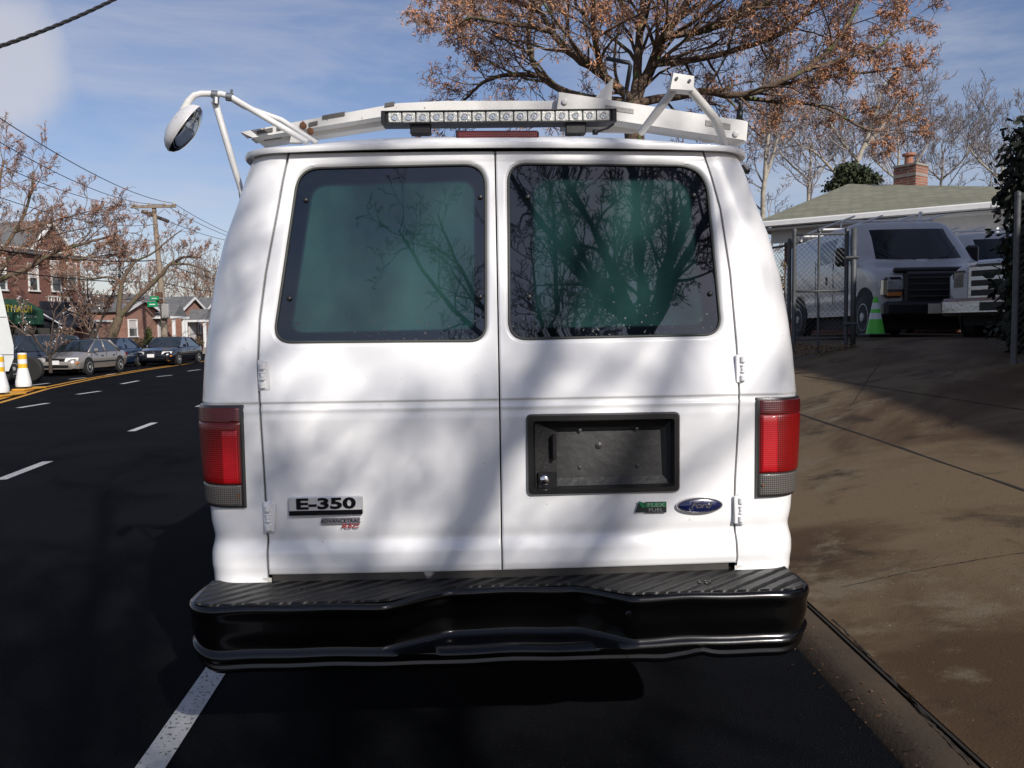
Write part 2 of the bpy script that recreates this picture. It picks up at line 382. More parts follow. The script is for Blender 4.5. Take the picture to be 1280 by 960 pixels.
strip(yl, .13, 'centre_line', PY); strip([(p[0] - .33, p[1]) for p in yl], .13, 'centre_line', PY)
strip(gl([(-60, 510), (10, 492), (50, 484)]), .5, 'median_paint', PY, z=.008)

# ================================================================== THE WHITE VAN (shared builder)
RC = .12
class Shape:
    """horizontal sections: half width, rear y, front y"""
    def __init__(s, W, rear, front, rc=RC, rf=.2): s.W = W; s.rear = rear; s.front = front; s.rc = rc; s.rf = rf
    def pt(s, q, z, off=0, inset=0):
        sd = 1 if q >= 0 else -1; q = abs(q); w_ = interp(z, s.W) - inset; rc = s.rc; a = w_ - rc
        if q <= a: x, y, nx, ny = q, 0, 0, -1; fr = q
        elif q <= a + rc * math.pi / 2:
            t = (q - a) / rc; x, y, nx, ny = a + rc * math.sin(t), rc - rc * math.cos(t), math.sin(t), -math.cos(t); fr = a
        else: x, y, nx, ny = w_, rc + q - a - rc * math.pi / 2, 1, 0; fr = a
        y += interp(z, s.rear) + .02 * (min(fr, a) / a) ** 2 + inset
        return Vector(((x + nx * off) * sd, y + ny * off, z))
    def side_len(s, z):  # arc parameter where the front corner starts
        w_ = interp(z, s.W); return w_ - s.rc + s.rc * math.pi / 2
    def loop(s, z, q0, nside=10, off=0, inset=0):
        """points from q0 round the right side, front and back to -q0"""
        w_ = interp(z, s.W) - inset; yr = interp(z, s.rear) + .02 + s.rc + inset; yf = interp(z, s.front) - inset; rf = s.rf
        R = []
        qa = s.side_len(z) - inset; n0 = 10
        q00 = min(q0, qa - .001)
        for i in range(n0 + 1): R.append(s.pt(q00 + (qa - q00) * i / n0, z, off, inset))
        for i in range(1, nside + 1): R.append(Vector((w_ + off, yr + (yf - rf - yr) * i / nside, z)))
        for i in range(1, 6):
            t = i / 5 * math.pi / 2; R.append(Vector((w_ - rf + rf * math.cos(t), yf - rf + rf * math.sin(t), z)))
        Lh = [Vector((-p.x, p.y, p.z)) for p in reversed(R)]
        return R + [Vector((0, yf + .02, z))] + Lh
HW = [(.55, .985), (.62, .99), (.655, .998), (.70, 1.003), (.745, 1.002), (.775, .997), (.81, .995), (.86, 1.003), (1.05, 1.014), (1.25, 1.020), (1.27, 1.018), (1.4, 1.012), (1.52, 1.0), (1.66, .980), (1.8, .946), (1.93, .900), (2.03, .868), (2.075, .85), (2.1, .84)]
VREAR = [(.4, 0), (1.2, 0), (2.2, .13)]
VFRONT = [(.4, 5.35), (.9, 5.45), (1.12, 5.40), (1.18, 5.2), (1.34, 4.62), (1.36, 4.55), (2.02, 3.95), (2.1, 3.85)]
SH = Shape(HW, VREAR, VFRONT)
ASY = 1.018
def hp(q, z, off=0):
    p = SH.pt(q, z, off); k = ASY if q > 0 else 2 - ASY; return Vector((p.x * k, p.y, p.z))
van = empty('cargo_van', 'large white cargo van seen from behind, black bumper, two dark green rear windows', 'van', (-.042, 2.62, 0), R_(2.4))
VM = van.matrix_basis; VI = VM.inverted()
def V(px, py, off=0):
    """pixel -> (x, z) on the van's rear surface"""
    d = ray(px, py); o = VI @ CAM; dl = VI.to_3x3() @ d; t = 2.7
    for _ in range(12):
        p = o + dl * t; t -= (p.y - interp(p.z, VREAR) - off) / dl.y
    p = o + dl * t; return (p.x, p.z)
def VP(px, py, y):
    d = ray(px, py); o = VI @ CAM; dl = VI.to_3x3() @ d; return o + dl * ((y - o.y) / dl.y)
def gap_tab(pts): return sorted([(V(*p)[1], V(*p)[0]) for p in pts])
GL = gap_tab([(358, 193), (351, 225), (345, 260), (330, 340), (322, 400), (320, 455), (322, 500), (327, 590), (330, 640), (332, 680), (333, 715)])
GR = gap_tab([(881, 187), (892, 220), (903, 260), (915, 340), (923, 430), (927, 500), (922, 600), (921, 640), (924, 700), (922, 715)])
GL = [(.4, GL[0][1])] + GL + [(2.2, GL[-1][1] + .03)]; GR = [(.4, GR[0][1])] + GR + [(2.2, GR[-1][1] - .03)]
def gl_(z): return interp(z, GL)
def gr_(z): return interp(z, GR)
ZB = 1.259   # belt crease
def relief(z):
    r = 0
    r -= .0065 * sstep(ZB + .002, ZB - .007, z)                              # panel steps in under the belt
    r += .0045 * math.exp(-((z - ZB + .026) / .007) ** 2)
    r -= .0020 * math.exp(-((z - 2.047) / .0045) ** 2)
    r -= .0055 * math.exp(-((z - .805) / .022) ** 2)
    r += .009 * sstep(.80, .755, z) - .006 * sstep(.715, .69, z)
    return r
ZT, ZD = 2.085, .688
# levels refined near creases
def levels(z0, z1, step=.006):
    L_ = []; z = z0
    while z < z1:
        L_.append(z); z += .0025 if abs(z - ZB) < .03 else (step)
    return L_ + [z1]
# --- body shell: side, corner pillars, front
M = MB(); lv = [.60, .62, .64, .655] + [z for z in levels(.66, 2.09, .012)]; loops = []
for z in lv:
    rl = relief(z) if z > .66 else 0
    lp = SH.loop(z, .1, 14)
    # right from gap to end of corner, then the loop body; rebuild rear part precisely
    n0 = 14; R = []; Lh = []
    qa = SH.side_len(z)
    for i in range(n0 + 1):
        for (lst, g, k) in ((R, gr_(z) / ASY + .003, 1), (Lh, -gl_(z) / (2 - ASY) + .003, -1)):
            q = g + (qa - g) * i / n0; fade = 1.0
            fade = 1 - .6 * sstep(.1, .8, i / n0); lst.append(hp(k * q, z, rl * fade if i > 0 else rl - .002))
    fold = [hp(gr_(z) / ASY + .003, z, -.03)]; foldL = [hp(gl_(z) / (2 - ASY) - .003, z, -.03)]
    mid = lp[11:-11]
    wR = R[-1].x; wL = Lh[-1].x
    mid2 = [Vector((p.x * (wR / mid[0].x if p.x > 0 else wL / mid[-1].x if p.x < 0 else 1), p.y, p.z)) for p in mid]
    for p in mid2:   # carry the relief along the flanks
        if abs(p.y) < 5 and abs(p.x) > .7: p.x += 0
    loops.append(fold + R + mid2 + list(reversed(Lh)) + foldL)
n = len(loops[0]); M.add([p for l in loops for p in l], [(j * n + i, j * n + i + 1, (j + 1) * n + i + 1, (j + 1) * n + i) for j in range(len(loops) - 1) for i in range(n - 1)])
body = M.build('body', WHITE, van, smooth=45)
# --- inner dark jamb behind the gaps and floor pan
M = MB()
M.grid(lambda u, v: SH.pt(-.86 + 1.72 * u, .60 + 1.49 * v, -.058) + Vector((0, 0, 0)), 30, 40)
M.box((0, 2.7, .62), (1.9, 5.2, .10)); M.box((0, .16, .58), (1.5, .2, .2))
M.build('inner_jamb', GAP, van)
# --- roof
M = MB()
def roofp(u, v):
    y0 = interp(2.1, VREAR); x = (u * 2 - 1); yv = y0 + [0, .004, .02, .045, .08, .13, .2, .35, 1, 2, 3, 3.8, 3.95][round(v * 12)]
    h = [0, .018, .034, .045, .053, .060, .068, .078, .09, .09, .08, .05, 0][round(v * 12)]
    W_ = .845; c = (1 - abs(x) ** 6) * (.62 + .38 * (1 - x * x)); cy = .02 * x * x + (.12 * max(0, (abs(x) - .86) / .14) ** 2 if v < .7 else 0)
    xx = x * W_ * (ASY if x > 0 else 2 - ASY)
    if v > .9: yv -= .15 * x * x
    return Vector((xx, yv + cy, 2.086 + h * c + .012 * (1 - x * x)))
M.grid(roofp, 48, 12); M.build('roof', WHITE, van, smooth=60)
# gutter rail
M = MB(); pts = []
for i in range(61):
    q = -1.0 + 2.0 * i / 60; p = SH.pt(q * (SH.side_len(2.09) + .0), 2.09, .018)
    pts.append(Vector((p.x * (ASY if p.x > 0 else 2 - ASY), p.y, 2.086 + .014 * (1 - min(1, abs(q)) ** 2))))
pts = [Vector((pts[0].x, 3.9, 2.086))] + pts + [Vector((pts[-1].x, 3.9, 2.086))]
# flattened profile
prof_ = [(-.010, -.010), (.010, -.012), (.014, -.004), (.012, .006), (.0, .010), (-.02, .012)]
vs = []
for i, p in enumerate(pts):
    d = (pts[min(i + 1, len(pts) - 1)] - pts[max(i - 1, 0)]).normalized(); nn = Vector((d.y, -d.x, 0))
    for a, b in prof_: vs.append(p + nn * a + Vector((0, 0, b)))
k = len(prof_)
M.add(vs, [(i * k + j, i * k + j + 1, (i + 1) * k + j + 1, (i + 1) * k + j) for i in range(len(pts) - 1) for j in range(k - 1)])
M.build('roof_gutter', WHITE, van, smooth=50)
# --- window and plate outlines
def quad(pts, rad): return [tuple(p) for p in rquad([V(*p) for p in pts], rad, 10)]
WL = quad([(372, 209), (607, 205), (607, 426), (340, 428)], [.085, .075, .055, .055])
WR = quad([(635.5, 204), (884, 206), (904, 418), (637, 424)], [.065, .11, .06, .06])
IL = quad([(390, 231), (593, 226), (593, 411), (362, 416)], [.06, .05, .035, .035])
IR = quad([(667, 224), (862, 224), (882, 406), (669, 410)], [.06, .08, .035, .035])
PLo = quad([(657, 518), (847, 515), (847, 616), (658, 620)], .020)
PLi = quad([(668, 529), (837, 526), (837, 606), (669, 610)], .008)
def bbox(p, m): return (min(a[0] for a in p) - m, max(a[0] for a in p) + m, min(a[1] for a in p) - m, max(a[1] for a in p) + m)
def door(name, x0f, x1f, win, plate=None):
    zs = levels(ZD, ZT - .004, .005); nu = 175; vs = []; bb = bbox(win, .03); ins = []
    for z in zs:
        a, b = x0f(z), x1f(z); rl = relief(z)
        for i in range(nu + 1):
            x = a + (b - a) * i / nu; off = rl; cut = False
            e = min(x - a, b - x, (z - ZD)); off -= .004 * max(0, 1 - e / .004) ** 2
            if bb[0] < x < bb[1] and bb[2] < z < bb[3]:
                d = sdf((x, z), win); off -= .013 * sstep(.014, -.001, d); cut = d < -.012
            if plate and plate[1][0] < x < plate[1][1] and plate[1][2] < z < plate[1][3]: cut = cut or sdf((x, z), plate[0]) < -.004
            q = x / (ASY if x > 0 else 2 - ASY)
            vs.append(hp(q, z, off)); ins.append(cut)
    fs = []
    for j in range(len(zs) - 1):
        for i in range(nu):
            a = j * (nu + 1) + i
            if ins[a] and ins[a + 1] and ins[a + nu + 1] and ins[a + nu + 2]: continue
            fs.append((a, a + 1, a + nu + 2, a + nu + 1))
    M = MB(); M.add(vs, fs)
    # folded edges
    for z_list, xf in ((zs, x0f), (zs, x1f)):
        a = [];
        for z in z_list:
            q = xf(z) / (ASY if xf(z) > 0 else 2 - ASY)
            a += [hp(q, z, relief(z) - .004), hp(q, z, -.026)]
        M.add(a, [(2 * i, 2 * i + 1, 2 * i + 3, 2 * i + 2) for i in range(len(z_list) - 1)])
    a = []
    for i in range(31):
        x = x0f(ZD) + (x1f(ZD) - x0f(ZD)) * i / 30; a += [hp(x, ZD, relief(ZD) - .004), hp(x, ZD, -.03)]
    M.add(a, [(2 * i, 2 * i + 1, 2 * i + 3, 2 * i + 2) for i in range(30)])
    return M.build(name, WHITE, van, smooth=40)
split = lambda z: .001
dl = door('rear_door', lambda z: gl_(z) + .0035, lambda z: split(z) - .0025, WL)
dl['label'] = 'left rear door with chrome number badge'
dr = door('rear_door', lambda z: split(z) + .0025, lambda z: gr_(z) - .0035, WR, (PLo, bbox(PLo, .01)))
dr['label'] = 'right rear door with empty licence plate recess'
# --- glass
def glass_mat():
    m = bpy.data.materials.new('van_rear_glass'); m.use_nodes = True; nt = m.node_tree; b = nt.nodes['Principled BSDF']; L = nt.links.new
    at = N(nt, 'ShaderNodeAttribute', attribute_name='tint'); tc = N(nt, 'ShaderNodeTexCoord')
    n = N(nt, 'ShaderNodeTexNoise'); n.inputs['Scale'].default_value = 3; n.inputs['Detail'].default_value = 4
    mp = N(nt, 'ShaderNodeMapping'); mp.inputs['Scale'].default_value = (1.6, 1, .9); L(tc.outputs['Object'], mp.inputs[0]); L(mp.outputs[0], n.inputs[0])
    r = N(nt, 'ShaderNodeValToRGB'); r.color_ramp.elements[0].position = .35; r.color_ramp.elements[0].color = (.008, .027, .029, 1); r.color_ramp.elements[1].position = .7; r.color_ramp.elements[1].color = (.022, .064, .058, 1)
    L(n.outputs['Fac'], r.inputs[0])
    mi = N(nt, 'ShaderNodeMix', data_type='RGBA'); mi.inputs['A'].default_value = (.003, .005, .008, 1); L(at.outputs['Fac'], mi.inputs['Factor']); L(r.outputs[0], mi.inputs['B'])
    # dirt specks, denser low down
    sp = N(nt, 'ShaderNodeSeparateXYZ'); L(tc.outputs['Object'], sp.inputs[0])
    mr = N(nt, 'ShaderNodeMapRange'); mr.inputs['From Min'].default_value = 1.45; mr.inputs['From Max'].default_value = 1.75; mr.inputs['To Min'].default_value = .66; mr.inputs['To Max'].default_value = .80; L(sp.outputs[2], mr.inputs['Value'])
    s = N(nt, 'ShaderNodeTexNoise'); s.inputs['Scale'].default_value = 90; s.inputs['Detail'].default_value = 2; L(tc.outputs['Object'], s.inputs[0])
    gt = N(nt, 'ShaderNodeMath', operation='GREATER_THAN'); L(s.outputs['Fac'], gt.inputs[0]); L(mr.outputs[0], gt.inputs[1])
    m2 = N(nt, 'ShaderNodeMix', data_type='RGBA'); L(gt.outputs[0], m2.inputs['Factor']); L(mi.outputs['Result'], m2.inputs['A']); m2.inputs['B'].default_value = (.002, .002, .002, 1)
    L(m2.outputs['Result'], b.inputs['Base Color'])
    b.inputs['Roughness'].default_value = .02; b.inputs['IOR'].default_value = 1.66; b.inputs['Specular IOR Level'].default_value = .6
    rr = N(nt, 'ShaderNodeMath', operation='MULTIPLY_ADD'); rr.inputs[1].default_value = .5; rr.inputs[2].default_value = .015; L(gt.outputs[0], rr.inputs[0]); L(rr.outputs[0], b.inputs['Roughness'])
    # gentle horizontal waviness of the pane
    mp2 = N(nt, 'ShaderNodeMapping'); mp2.inputs['Scale'].default_value = (1.5, 1, 3); L(tc.outputs['Object'], mp2.inputs[0])
    nn = N(nt, 'ShaderNodeTexNoise'); nn.inputs['Scale'].default_value = 2.5; nn.inputs['Detail'].default_value = 1; L(mp2.outputs[0], nn.inputs[0])
    bp = N(nt, 'ShaderNodeBump'); bp.inputs['Strength'].default_value = .05; bp.inputs['Distance'].default_value = .004; L(nn.outputs['Fac'], bp.inputs['Height']); L(bp.outputs[0], b.inputs['Normal'])
    return m
GM = glass_mat()
def pane(win, inn, parent, label):
    n = len(win); cx = sum(p[0] for p in inn) / n; cz = sum(p[1] for p in inn) / n
    rings = [(0, 0), (.85, 0), (1.0, .35), (1.05, .8), (1.12, 1)]; vs = []; tint = []
    for t, m in rings:
        for a, b in zip(win, inn):
            x, z = a[0] + (b[0] - a[0]) * t, a[1] + (b[1] - a[1]) * t
            vs.append(hp(x / (ASY if x > 0 else 2 - ASY), z, -.0095)); tint.append(m)
    k = len(rings); last = vs[-n:]
    for s in (.8, .6, .4, .2):
        for a in [(p[0] + (q[0] - p[0]) * 1.12, p[1] + (q[1] - p[1]) * 1.12) for p, q in zip(win, inn)]:
            x, z = cx + (a[0] - cx) * s, cz + (a[1] - cz) * s; vs.append(hp(x / (ASY if x > 0 else 2 - ASY), z, -.0095)); tint.append(1)
        k += 1
    vs.append(hp(cx, cz, -.0095)); tint.append(1); c = len(vs) - 1
    fs = [(i * n + j, i * n + (j + 1) % n, (i + 1) * n + (j + 1) % n, (i + 1) * n + j) for i in range(k - 1) for j in range(n)] + [((k - 1) * n + j, (k - 1) * n + (j + 1) % n, c) for j in range(n)]
    M = MB(); M.add(vs, fs); o = M.build('window_pane', GM, parent, smooth=True)
    at = o.data.attributes.new('tint', 'FLOAT', 'POINT'); at.data.foreach_set('value', tint)
    M = MB(); pts = [hp(p[0] / (ASY if p[0] > 0 else 2 - ASY), p[1], -.006) for p in win]; M.tube(pts + [pts[0], pts[1]], .0045, 6, cap=False); M.build('window_seal', mat('seal', (.05, .055, .05), .6), parent, smooth=True)
    o['label'] = label; return o
gL = pane(WL, IL, dl, 'dark green tinted pane of the left rear door'); gR = pane(WR, IR, dr, 'dark green tinted pane reflecting bare trees')
for par, l in ((dl, [(376, 249), (355, 373), (600, 246), (600, 371)]), (dr, [(659, 246), (661, 371), (865, 243), (885, 367)])):
    for p in l:
        x, z = V(*p); M = MB(); c = hp(x, z, -.006); M.T = Matrix.Translation(c) @ Matrix.Rotation(R_(90), 4, 'X'); M.lathe([(.0085, -.004), (.0085, .002), (.006, .005), (.002, .006)], n=16); M.build('window_bolt', mat('bolt_black', (.02, .02, .02), .35), par, smooth=40)
# --- licence plate housing
def ring_mesh(outer, inner, o0, o1):
    n = len(outer); f = lambda p, o: hp(p[0], p[1], o); vs = []
    mid1 = [(a[0] * .8 + b[0] * .2, a[1] * .8 + b[1] * .2) for a, b in zip(outer, inner)]; mid2 = [(a[0] * .25 + b[0] * .75, a[1] * .25 + b[1] * .75) for a, b in zip(outer, inner)]
    for pl, o in ((outer, -.010), (outer, o0), (mid1, o1), (mid2, o1), (inner, o0 - .004), (inner, -.024)): vs += [f(p, o) for p in pl]
    return vs, [(i * n + j, i * n + (j + 1) % n, (i + 1) * n + (j + 1) % n, (i + 1) * n + j) for i in range(5) for j in range(n)]
M = MB(); M.add(*ring_mesh(PLo, PLi, -.001, .008)); ph = M.build('plate_housing', mat('housing_black', (.012, .012, .012), .3, coat=.3), dr, smooth=40)
M = MB(); i0 = bbox(PLi, 0); xa, xb, za, zb = i0
def yy_(x, z, d): return hp(x, z, d)
xi = V(697, 560)[0]; xj = V(826, 560)[0]; zt = V(760, 541)[1]; zbm = V(760, 598)[1]
M.add([yy_(xa, zb, -.02), yy_(xb, zb, -.02), yy_(xb, za, -.02), yy_(xa, za, -.02), yy_(xi, zt, -.045), yy_(xj, zt, -.045), yy_(xj + .005, zbm, -.038), yy_(xi - .005, zbm, -.038)],
      [(0, 1, 5, 4), (1, 2, 6, 5), (2, 3, 7, 6), (3, 0, 4, 7)])
M.build('recess_wall', mat('recess_black', (.010, .010, .010), .5, bump=.1, bs=60), ph)
M = MB(); M.add([yy_(xi, zt, -.044), yy_(xj, zt, -.044), yy_(xj + .005, zbm, -.037), yy_(xi - .005, zbm, -.037)], [(0, 1, 2, 3)])
c = yy_(*V(749, 559), -.041)
for k in range(3):
    M.T = Matrix.Translation(c + Vector((0, -.001 * k, 0))) @ Matrix.Rotation(R_(90), 4, 'X'); M.lathe([(.011 - .003 * k, -.002), (.011 - .003 * k, .003), (.008 - .003 * k, .004)], n=20)
M.T = None; M.build('plate_backing', mat('backing_grey', (.032, .031, .030), .5, var=.25, vs=20, bump=.1, bs=40), ph)
for p in [(725, 587), (797, 585), (725, 540), (796, 538)]:
    M = MB(); M.T = Matrix.Translation(yy_(*V(*p), -.038)) @ Matrix.Rotation(R_(90), 4, 'X'); M.lathe([(.006, -.003), (.006, .003), (.003, .004)], n=12); M.build('screw', mat('screw_dark', (.03, .03, .03), .5), ph, smooth=40)
# latch pocket at the left of the recess and the lock
xk0, xk1 = V(671, 560)[0], V(695, 560)[0]
M = MB(); M.box((yy_((xk0 + xk1) / 2, V(680, 601)[1], -.018)), (xk1 - xk0, .012, .052), bev=.003); M.box(yy_(xk1 - .008, V(690, 560)[1], -.02), (.012, .02, .085), bev=.003)
M.build('lock_block', BLACK, ph)
M = MB(); M.T = Matrix.Translation(yy_(*V(680, 601), -.008)) @ Matrix.Rotation(R_(90), 4, 'X'); M.lathe([(.016, -.006), (.016, .002), (.013, .005), (.004, .006)], n=24); M.build('lock_cylinder', CHROME, ph, smooth=40)
# --- hinges
for (px, py) in [(322, 470), (329, 648), (924, 461), (922, 638)]:
    x, z = V(px, py); sd = 1 if x > 0 else -1; par = dl if sd < 0 else dr; M = MB(); c = hp(x, z, .010)
    for dz, h, r in ((.031, .020, .0105), (-.031, .020, .0105), (.0105, .006, .0095), (-.0105, .006, .0095), (0, .016, .0075)):
        M.lathe([(r * .8, dz - h / 2), (r, dz - h / 2 + .002), (r, dz + h / 2 - .002), (r * .8, dz + h / 2)], c=c, n=14)
    M.box(hp(x - sd * .012, z, .004), (.022, .012, .095), bev=.003); M.box(hp(x + sd * .004, z, -.002), (.026, .012, .104), bev=.003)
    M.build('hinge', WHITE, par, smooth=40)
# --- tail lights
LR = mat('lens_red', (.30, .004, .008), .12, coat=1, bump=.25, bs=160)
def lens_mat(name, col, col2, sc_):
    m = bpy.data.materials.new(name); m.use_nodes = True; nt = m.node_tree; b = nt.nodes['Principled BSDF']; L = nt.links.new
    tc = N(nt, 'ShaderNodeTexCoord'); sp = N(nt, 'ShaderNodeSeparateXYZ'); L(tc.outputs['Object'], sp.inputs[0])
    h = []
    for k in (0, 2):
        a = N(nt, 'ShaderNodeMath', operation='MULTIPLY'); a.inputs[1].default_value = sc_; L(sp.outputs[k], a.inputs[0]); s = N(nt, 'ShaderNodeMath', operation='SINE'); L(a.outputs[0], s.inputs[0]); h.append(s.outputs[0])
    ad = N(nt, 'ShaderNodeMath', operation='ADD'); L(h[0], ad.inputs[0]); L(h[1], ad.inputs[1])
    mr = N(nt, 'ShaderNodeMapRange'); mr.inputs['From Min'].default_value = -1.2; mr.inputs['From Max'].default_value = 1.6; L(ad.outputs[0], mr.inputs['Value'])
    mi = N(nt, 'ShaderNodeMix', data_type='RGBA'); mi.inputs['A'].default_value = (*col, 1); mi.inputs['B'].default_value = (*col2, 1); L(mr.outputs[0], mi.inputs['Factor']); L(mi.outputs['Result'], b.inputs['Base Color'])
    bp = N(nt, 'ShaderNodeBump'); bp.inputs['Strength'].default_value = .12; bp.inputs['Distance'].default_value = .002; L(ad.outputs[0], bp.inputs['Height']); L(bp.outputs[0], b.inputs['Normal'])
    b.inputs['Roughness'].default_value = .35; b.inputs['Coat Weight'].default_value = .3; b.inputs['Coat Roughness'].default_value = .03
    b.inputs['Subsurface Weight'].default_value = 0
    return m
L1 = lens_mat('lens_red_ribbed', (.07, .0002, .0005), (.28, .0012, .0025), 900); L2 = lens_mat('lens_clear_ribbed', (.035, .030, .027), (.15, .14, .13), 900); L3 = lens_mat('lens_red_bright', (.30, .002, .005), (.50, .006, .014), 900)
L1D = lens_mat('lens_red_deep', (.05, .0008, .001), (.16, .003, .005), 900)
for sd, pin, ptop, pbot, zsplit in ((-1, (302, 307), 506, 637, 607), (1, (947, 945), 497, 624, 593)):
    zt = V(pin[0], ptop)[1]; zb = V(pin[1], pbot)[1]; zm = V(pin[0], zsplit)[1]; qi = abs(V((pin[0] + pin[1]) / 2, (ptop + pbot) / 2)[0]) / (ASY if sd > 0 else 2 - ASY)
    qo = SH.side_len(1.1) + .09
    def patch(q0, q1, z0, z1, off, mt, name, par, thick=.02):
        M = MB(); nu, nv = 26, 16
        def f(u, v):
            e = min(u, 1 - u) * (q1 - q0); ez = min(v, 1 - v) * (z1 - z0); b = min(1, min(e, ez) / .006)
            return hp(sd * (q0 + (q1 - q0) * u), z0 + (z1 - z0) * v, off - thick * (1 - b) if b < 1 else off)
        us = [0, .02, .06] + [.06 + .88 * i / 14 for i in range(1, 14)] + [.94, .98, 1]; vs_ = [0, .01, .04] + [.04 + .92 * i / 10 for i in range(1, 10)] + [.96, .99, 1]
        vs = []
        for j, v in enumerate(vs_):
            for i, u in enumerate(us):
                edge = i in (0, len(us) - 1) or j in (0, len(vs_) - 1); near = i in (1, len(us) - 2) or j in (1, len(vs_) - 2)
                vs.append(hp(sd * (q0 + (q1 - q0) * u), z0 + (z1 - z0) * v, off - (thick if edge else (.002 if near else 0))))
        k = len(us); M.add(vs, [(j * k + i, j * k + i + 1, (j + 1) * k + i + 1, (j + 1) * k + i) for j in range(len(vs_) - 1) for i in range(k - 1)])
        return M.build(name, mt, par, smooth=50)
    tl = patch(qi, qo, zb, zt, .008, mat('lamp_housing', (.02, .02, .02), .3, coat=.3), 'tail_light', van)
    tl['label'] = 'left tail light in shade' if sd < 0 else 'right tail light in the sun'
    q2 = qi + .012; qe = qo - .006
    patch(q2, qe, zm + .001, zt - .058, .0125, L1, 'red_lens', tl, .006); patch(q2, qe, zt - .057, zt - .010, .0118, L1D, 'red_lens', tl, .006)
    patch(q2, qe, zb + .010, zm - .001, .012, L2, 'clear_lens', tl, .006)
    patch(q2 + .008, q2 + .060, zm + .004, zt - (.082 if sd < 0 else .060), .0134, L3, 'reflector', tl, .004)
    M = MB(); M.T = Matrix.Translation(hp(sd * (q2 + .012), zb + .045, .013)) @ Matrix.Rotation(R_(90), 4, 'X'); M.lathe([(.005, -.002), (.004, .003), (.001, .003)], n=10); M.build('screw', RUST, tl)
# --- badges on the left door
x0, zt = V(356, 622); x1, zb = V(450, 643); cx, cz = (x0 + x1) / 2, (zt + zb) / 2; wd, hh = x1 - x0, zt - zb
M = MB(); M.box(hp(cx, cz, .004), (wd, .010, hh), bev=.004); bd = M.build('model_badge', mat('badge_chrome', (.62, .62, .63), .28, metal=.35, coat=.6), dl)
M = MB(); M.box(hp(cx, zb + hh * .14, .0095), (wd * .985, .004, hh * .26), bev=.001)
text_mb('E-350', hh * .80, M, Matrix.Translation(hp(cx, zb + hh * .61, .0105)), .0015, sx=1.72, space=1.0, bold=.035)
M.build('lettering', mat('badge_black', (.004, .004, .006), .25), bd)
x0, zt = V(398, 648); x1, zb = V(446, 655); M = MB(); M.box(hp((x0 + x1) / 2, (zt + zb) / 2, .002), (x1 - x0, .004, zt - zb), bev=.001); b2 = M.build('trim_badge', mat('badge_grey', (.28, .27, .30), .4, metal=.5), dl)
M = MB(); text_mb('ADVANCETRAC', (zt - zb) * .82, M, Matrix.Translation(hp((x0 + x1) / 2, (zt + zb) / 2, .0052)), .0006, sx=1.02); M.build('lettering', MATS['badge_black'], b2)
M = MB(); text_mb('RSC', .019, M, Matrix.Translation(hp(*V(434, 658), .0045)), .002, shear=.2, sx=1.75); M.build('red_lettering', mat('badge_red', (.45, .02, .02), .3), b2)
# --- badges on the right door
cx, cz = V(871, 632.5); rx = (V(900, 632)[0] - V(842, 632)[0]) / 2; rz = (V(871, 622)[1] - V(871, 643)[1]) / 2
def oval(s, o): return [hp(cx + rx * s[0] * math.cos(t), cz + rz * s[1] * math.sin(t), o) for t in [2 * math.pi * i / 48 for i in range(48)]]
def ovalm(rings, mt, name, par):
    M = MB(); vs = []; [vs.extend(oval((a, b), o)) for a, b, o in rings]; k = len(rings)
    M.add(vs, [(i * 48 + j, i * 48 + (j + 1) % 48, (i + 1) * 48 + (j + 1) % 48, (i + 1) * 48 + j) for i in range(k - 1) for j in range(48)] + [tuple((k - 1) * 48 + j for j in range(48))]); return M.build(name, mt, par, smooth=50)
ob = ovalm([(1, 1, -.004), (1, 1, .004), (.97, .95, .007), (.93, .85, .007), (.91, .81, .005)], CHROME, 'oval_badge', dr)
ovalm([(.905, .80, .0052), (.89, .77, .0062), (.3, .3, .0080)], mat('badge_blue', (.006, .010, .055), .2, coat=1), 'oval_face', ob)
M = MB(); text_mb('Ford', .030, M, Matrix.Translation(hp(cx, cz + .001, .009)), .0008, shear=.45, sx=1.25, space=.92)
ff = [hp(cx + a, cz + b, .009) for a, b in ((-.034, .009), (-.030, .0155), (-.018, .0165), (-.002, .0145))]; M.tube(ff, .0011, 6)
ff = [hp(cx + a, cz + b, .009) for a, b in ((-.022, -.010), (-.030, -.015), (-.037, -.012), (-.034, -.006))]; M.tube(ff, .0011, 6); M.build('lettering', CHROME, ob)
x0, zt = V(803, 628); x1, zb = V(830, 641); M = MB(); cx2 = (x0 + x1) / 2
M.box(hp(cx2, (zt + zb) / 2, .002), (x1 - x0, .005, zt - zb), bev=.001)
M.prism([hp(*V(791, 641), 0), hp(*V(803, 640), 0), hp(*V(805, 630), 0), hp(*V(796, 627), 0)], Vector((0, -.004, 0)))
fb = M.build('fuel_badge', mat('badge_dark', (.05, .055, .06), .3, metal=.6), dr)
M = MB(); M.box(hp(cx2, zb + (zt - zb) * .74, .0045), ((x1 - x0) * .96, .003, (zt - zb) * .40)); M.prism([hp(*V(p[0], p[1]), .005) for p in ((795, 626.5), (799, 627.5), (803, 632.5), (801, 635.5), (797, 632))], Vector((0, -.003, 0)))
M.build('green_leaf', mat('badge_green', (.01, .17, .06), .35), fb)
M = MB(); text_mb('FLEX', (zt - zb) * .50, M, Matrix.Translation(hp(cx2, zb + (zt - zb) * .73, .0068)), .0005, sx=1.5); text_mb('FUEL', (zt - zb) * .42, M, Matrix.Translation(hp(cx2, zb + (zt - zb) * .26, .0052)), .0005, sx=1.5); M.build('lettering', mat('badge_silver', (.4, .42, .4), .35, metal=.6), fb)
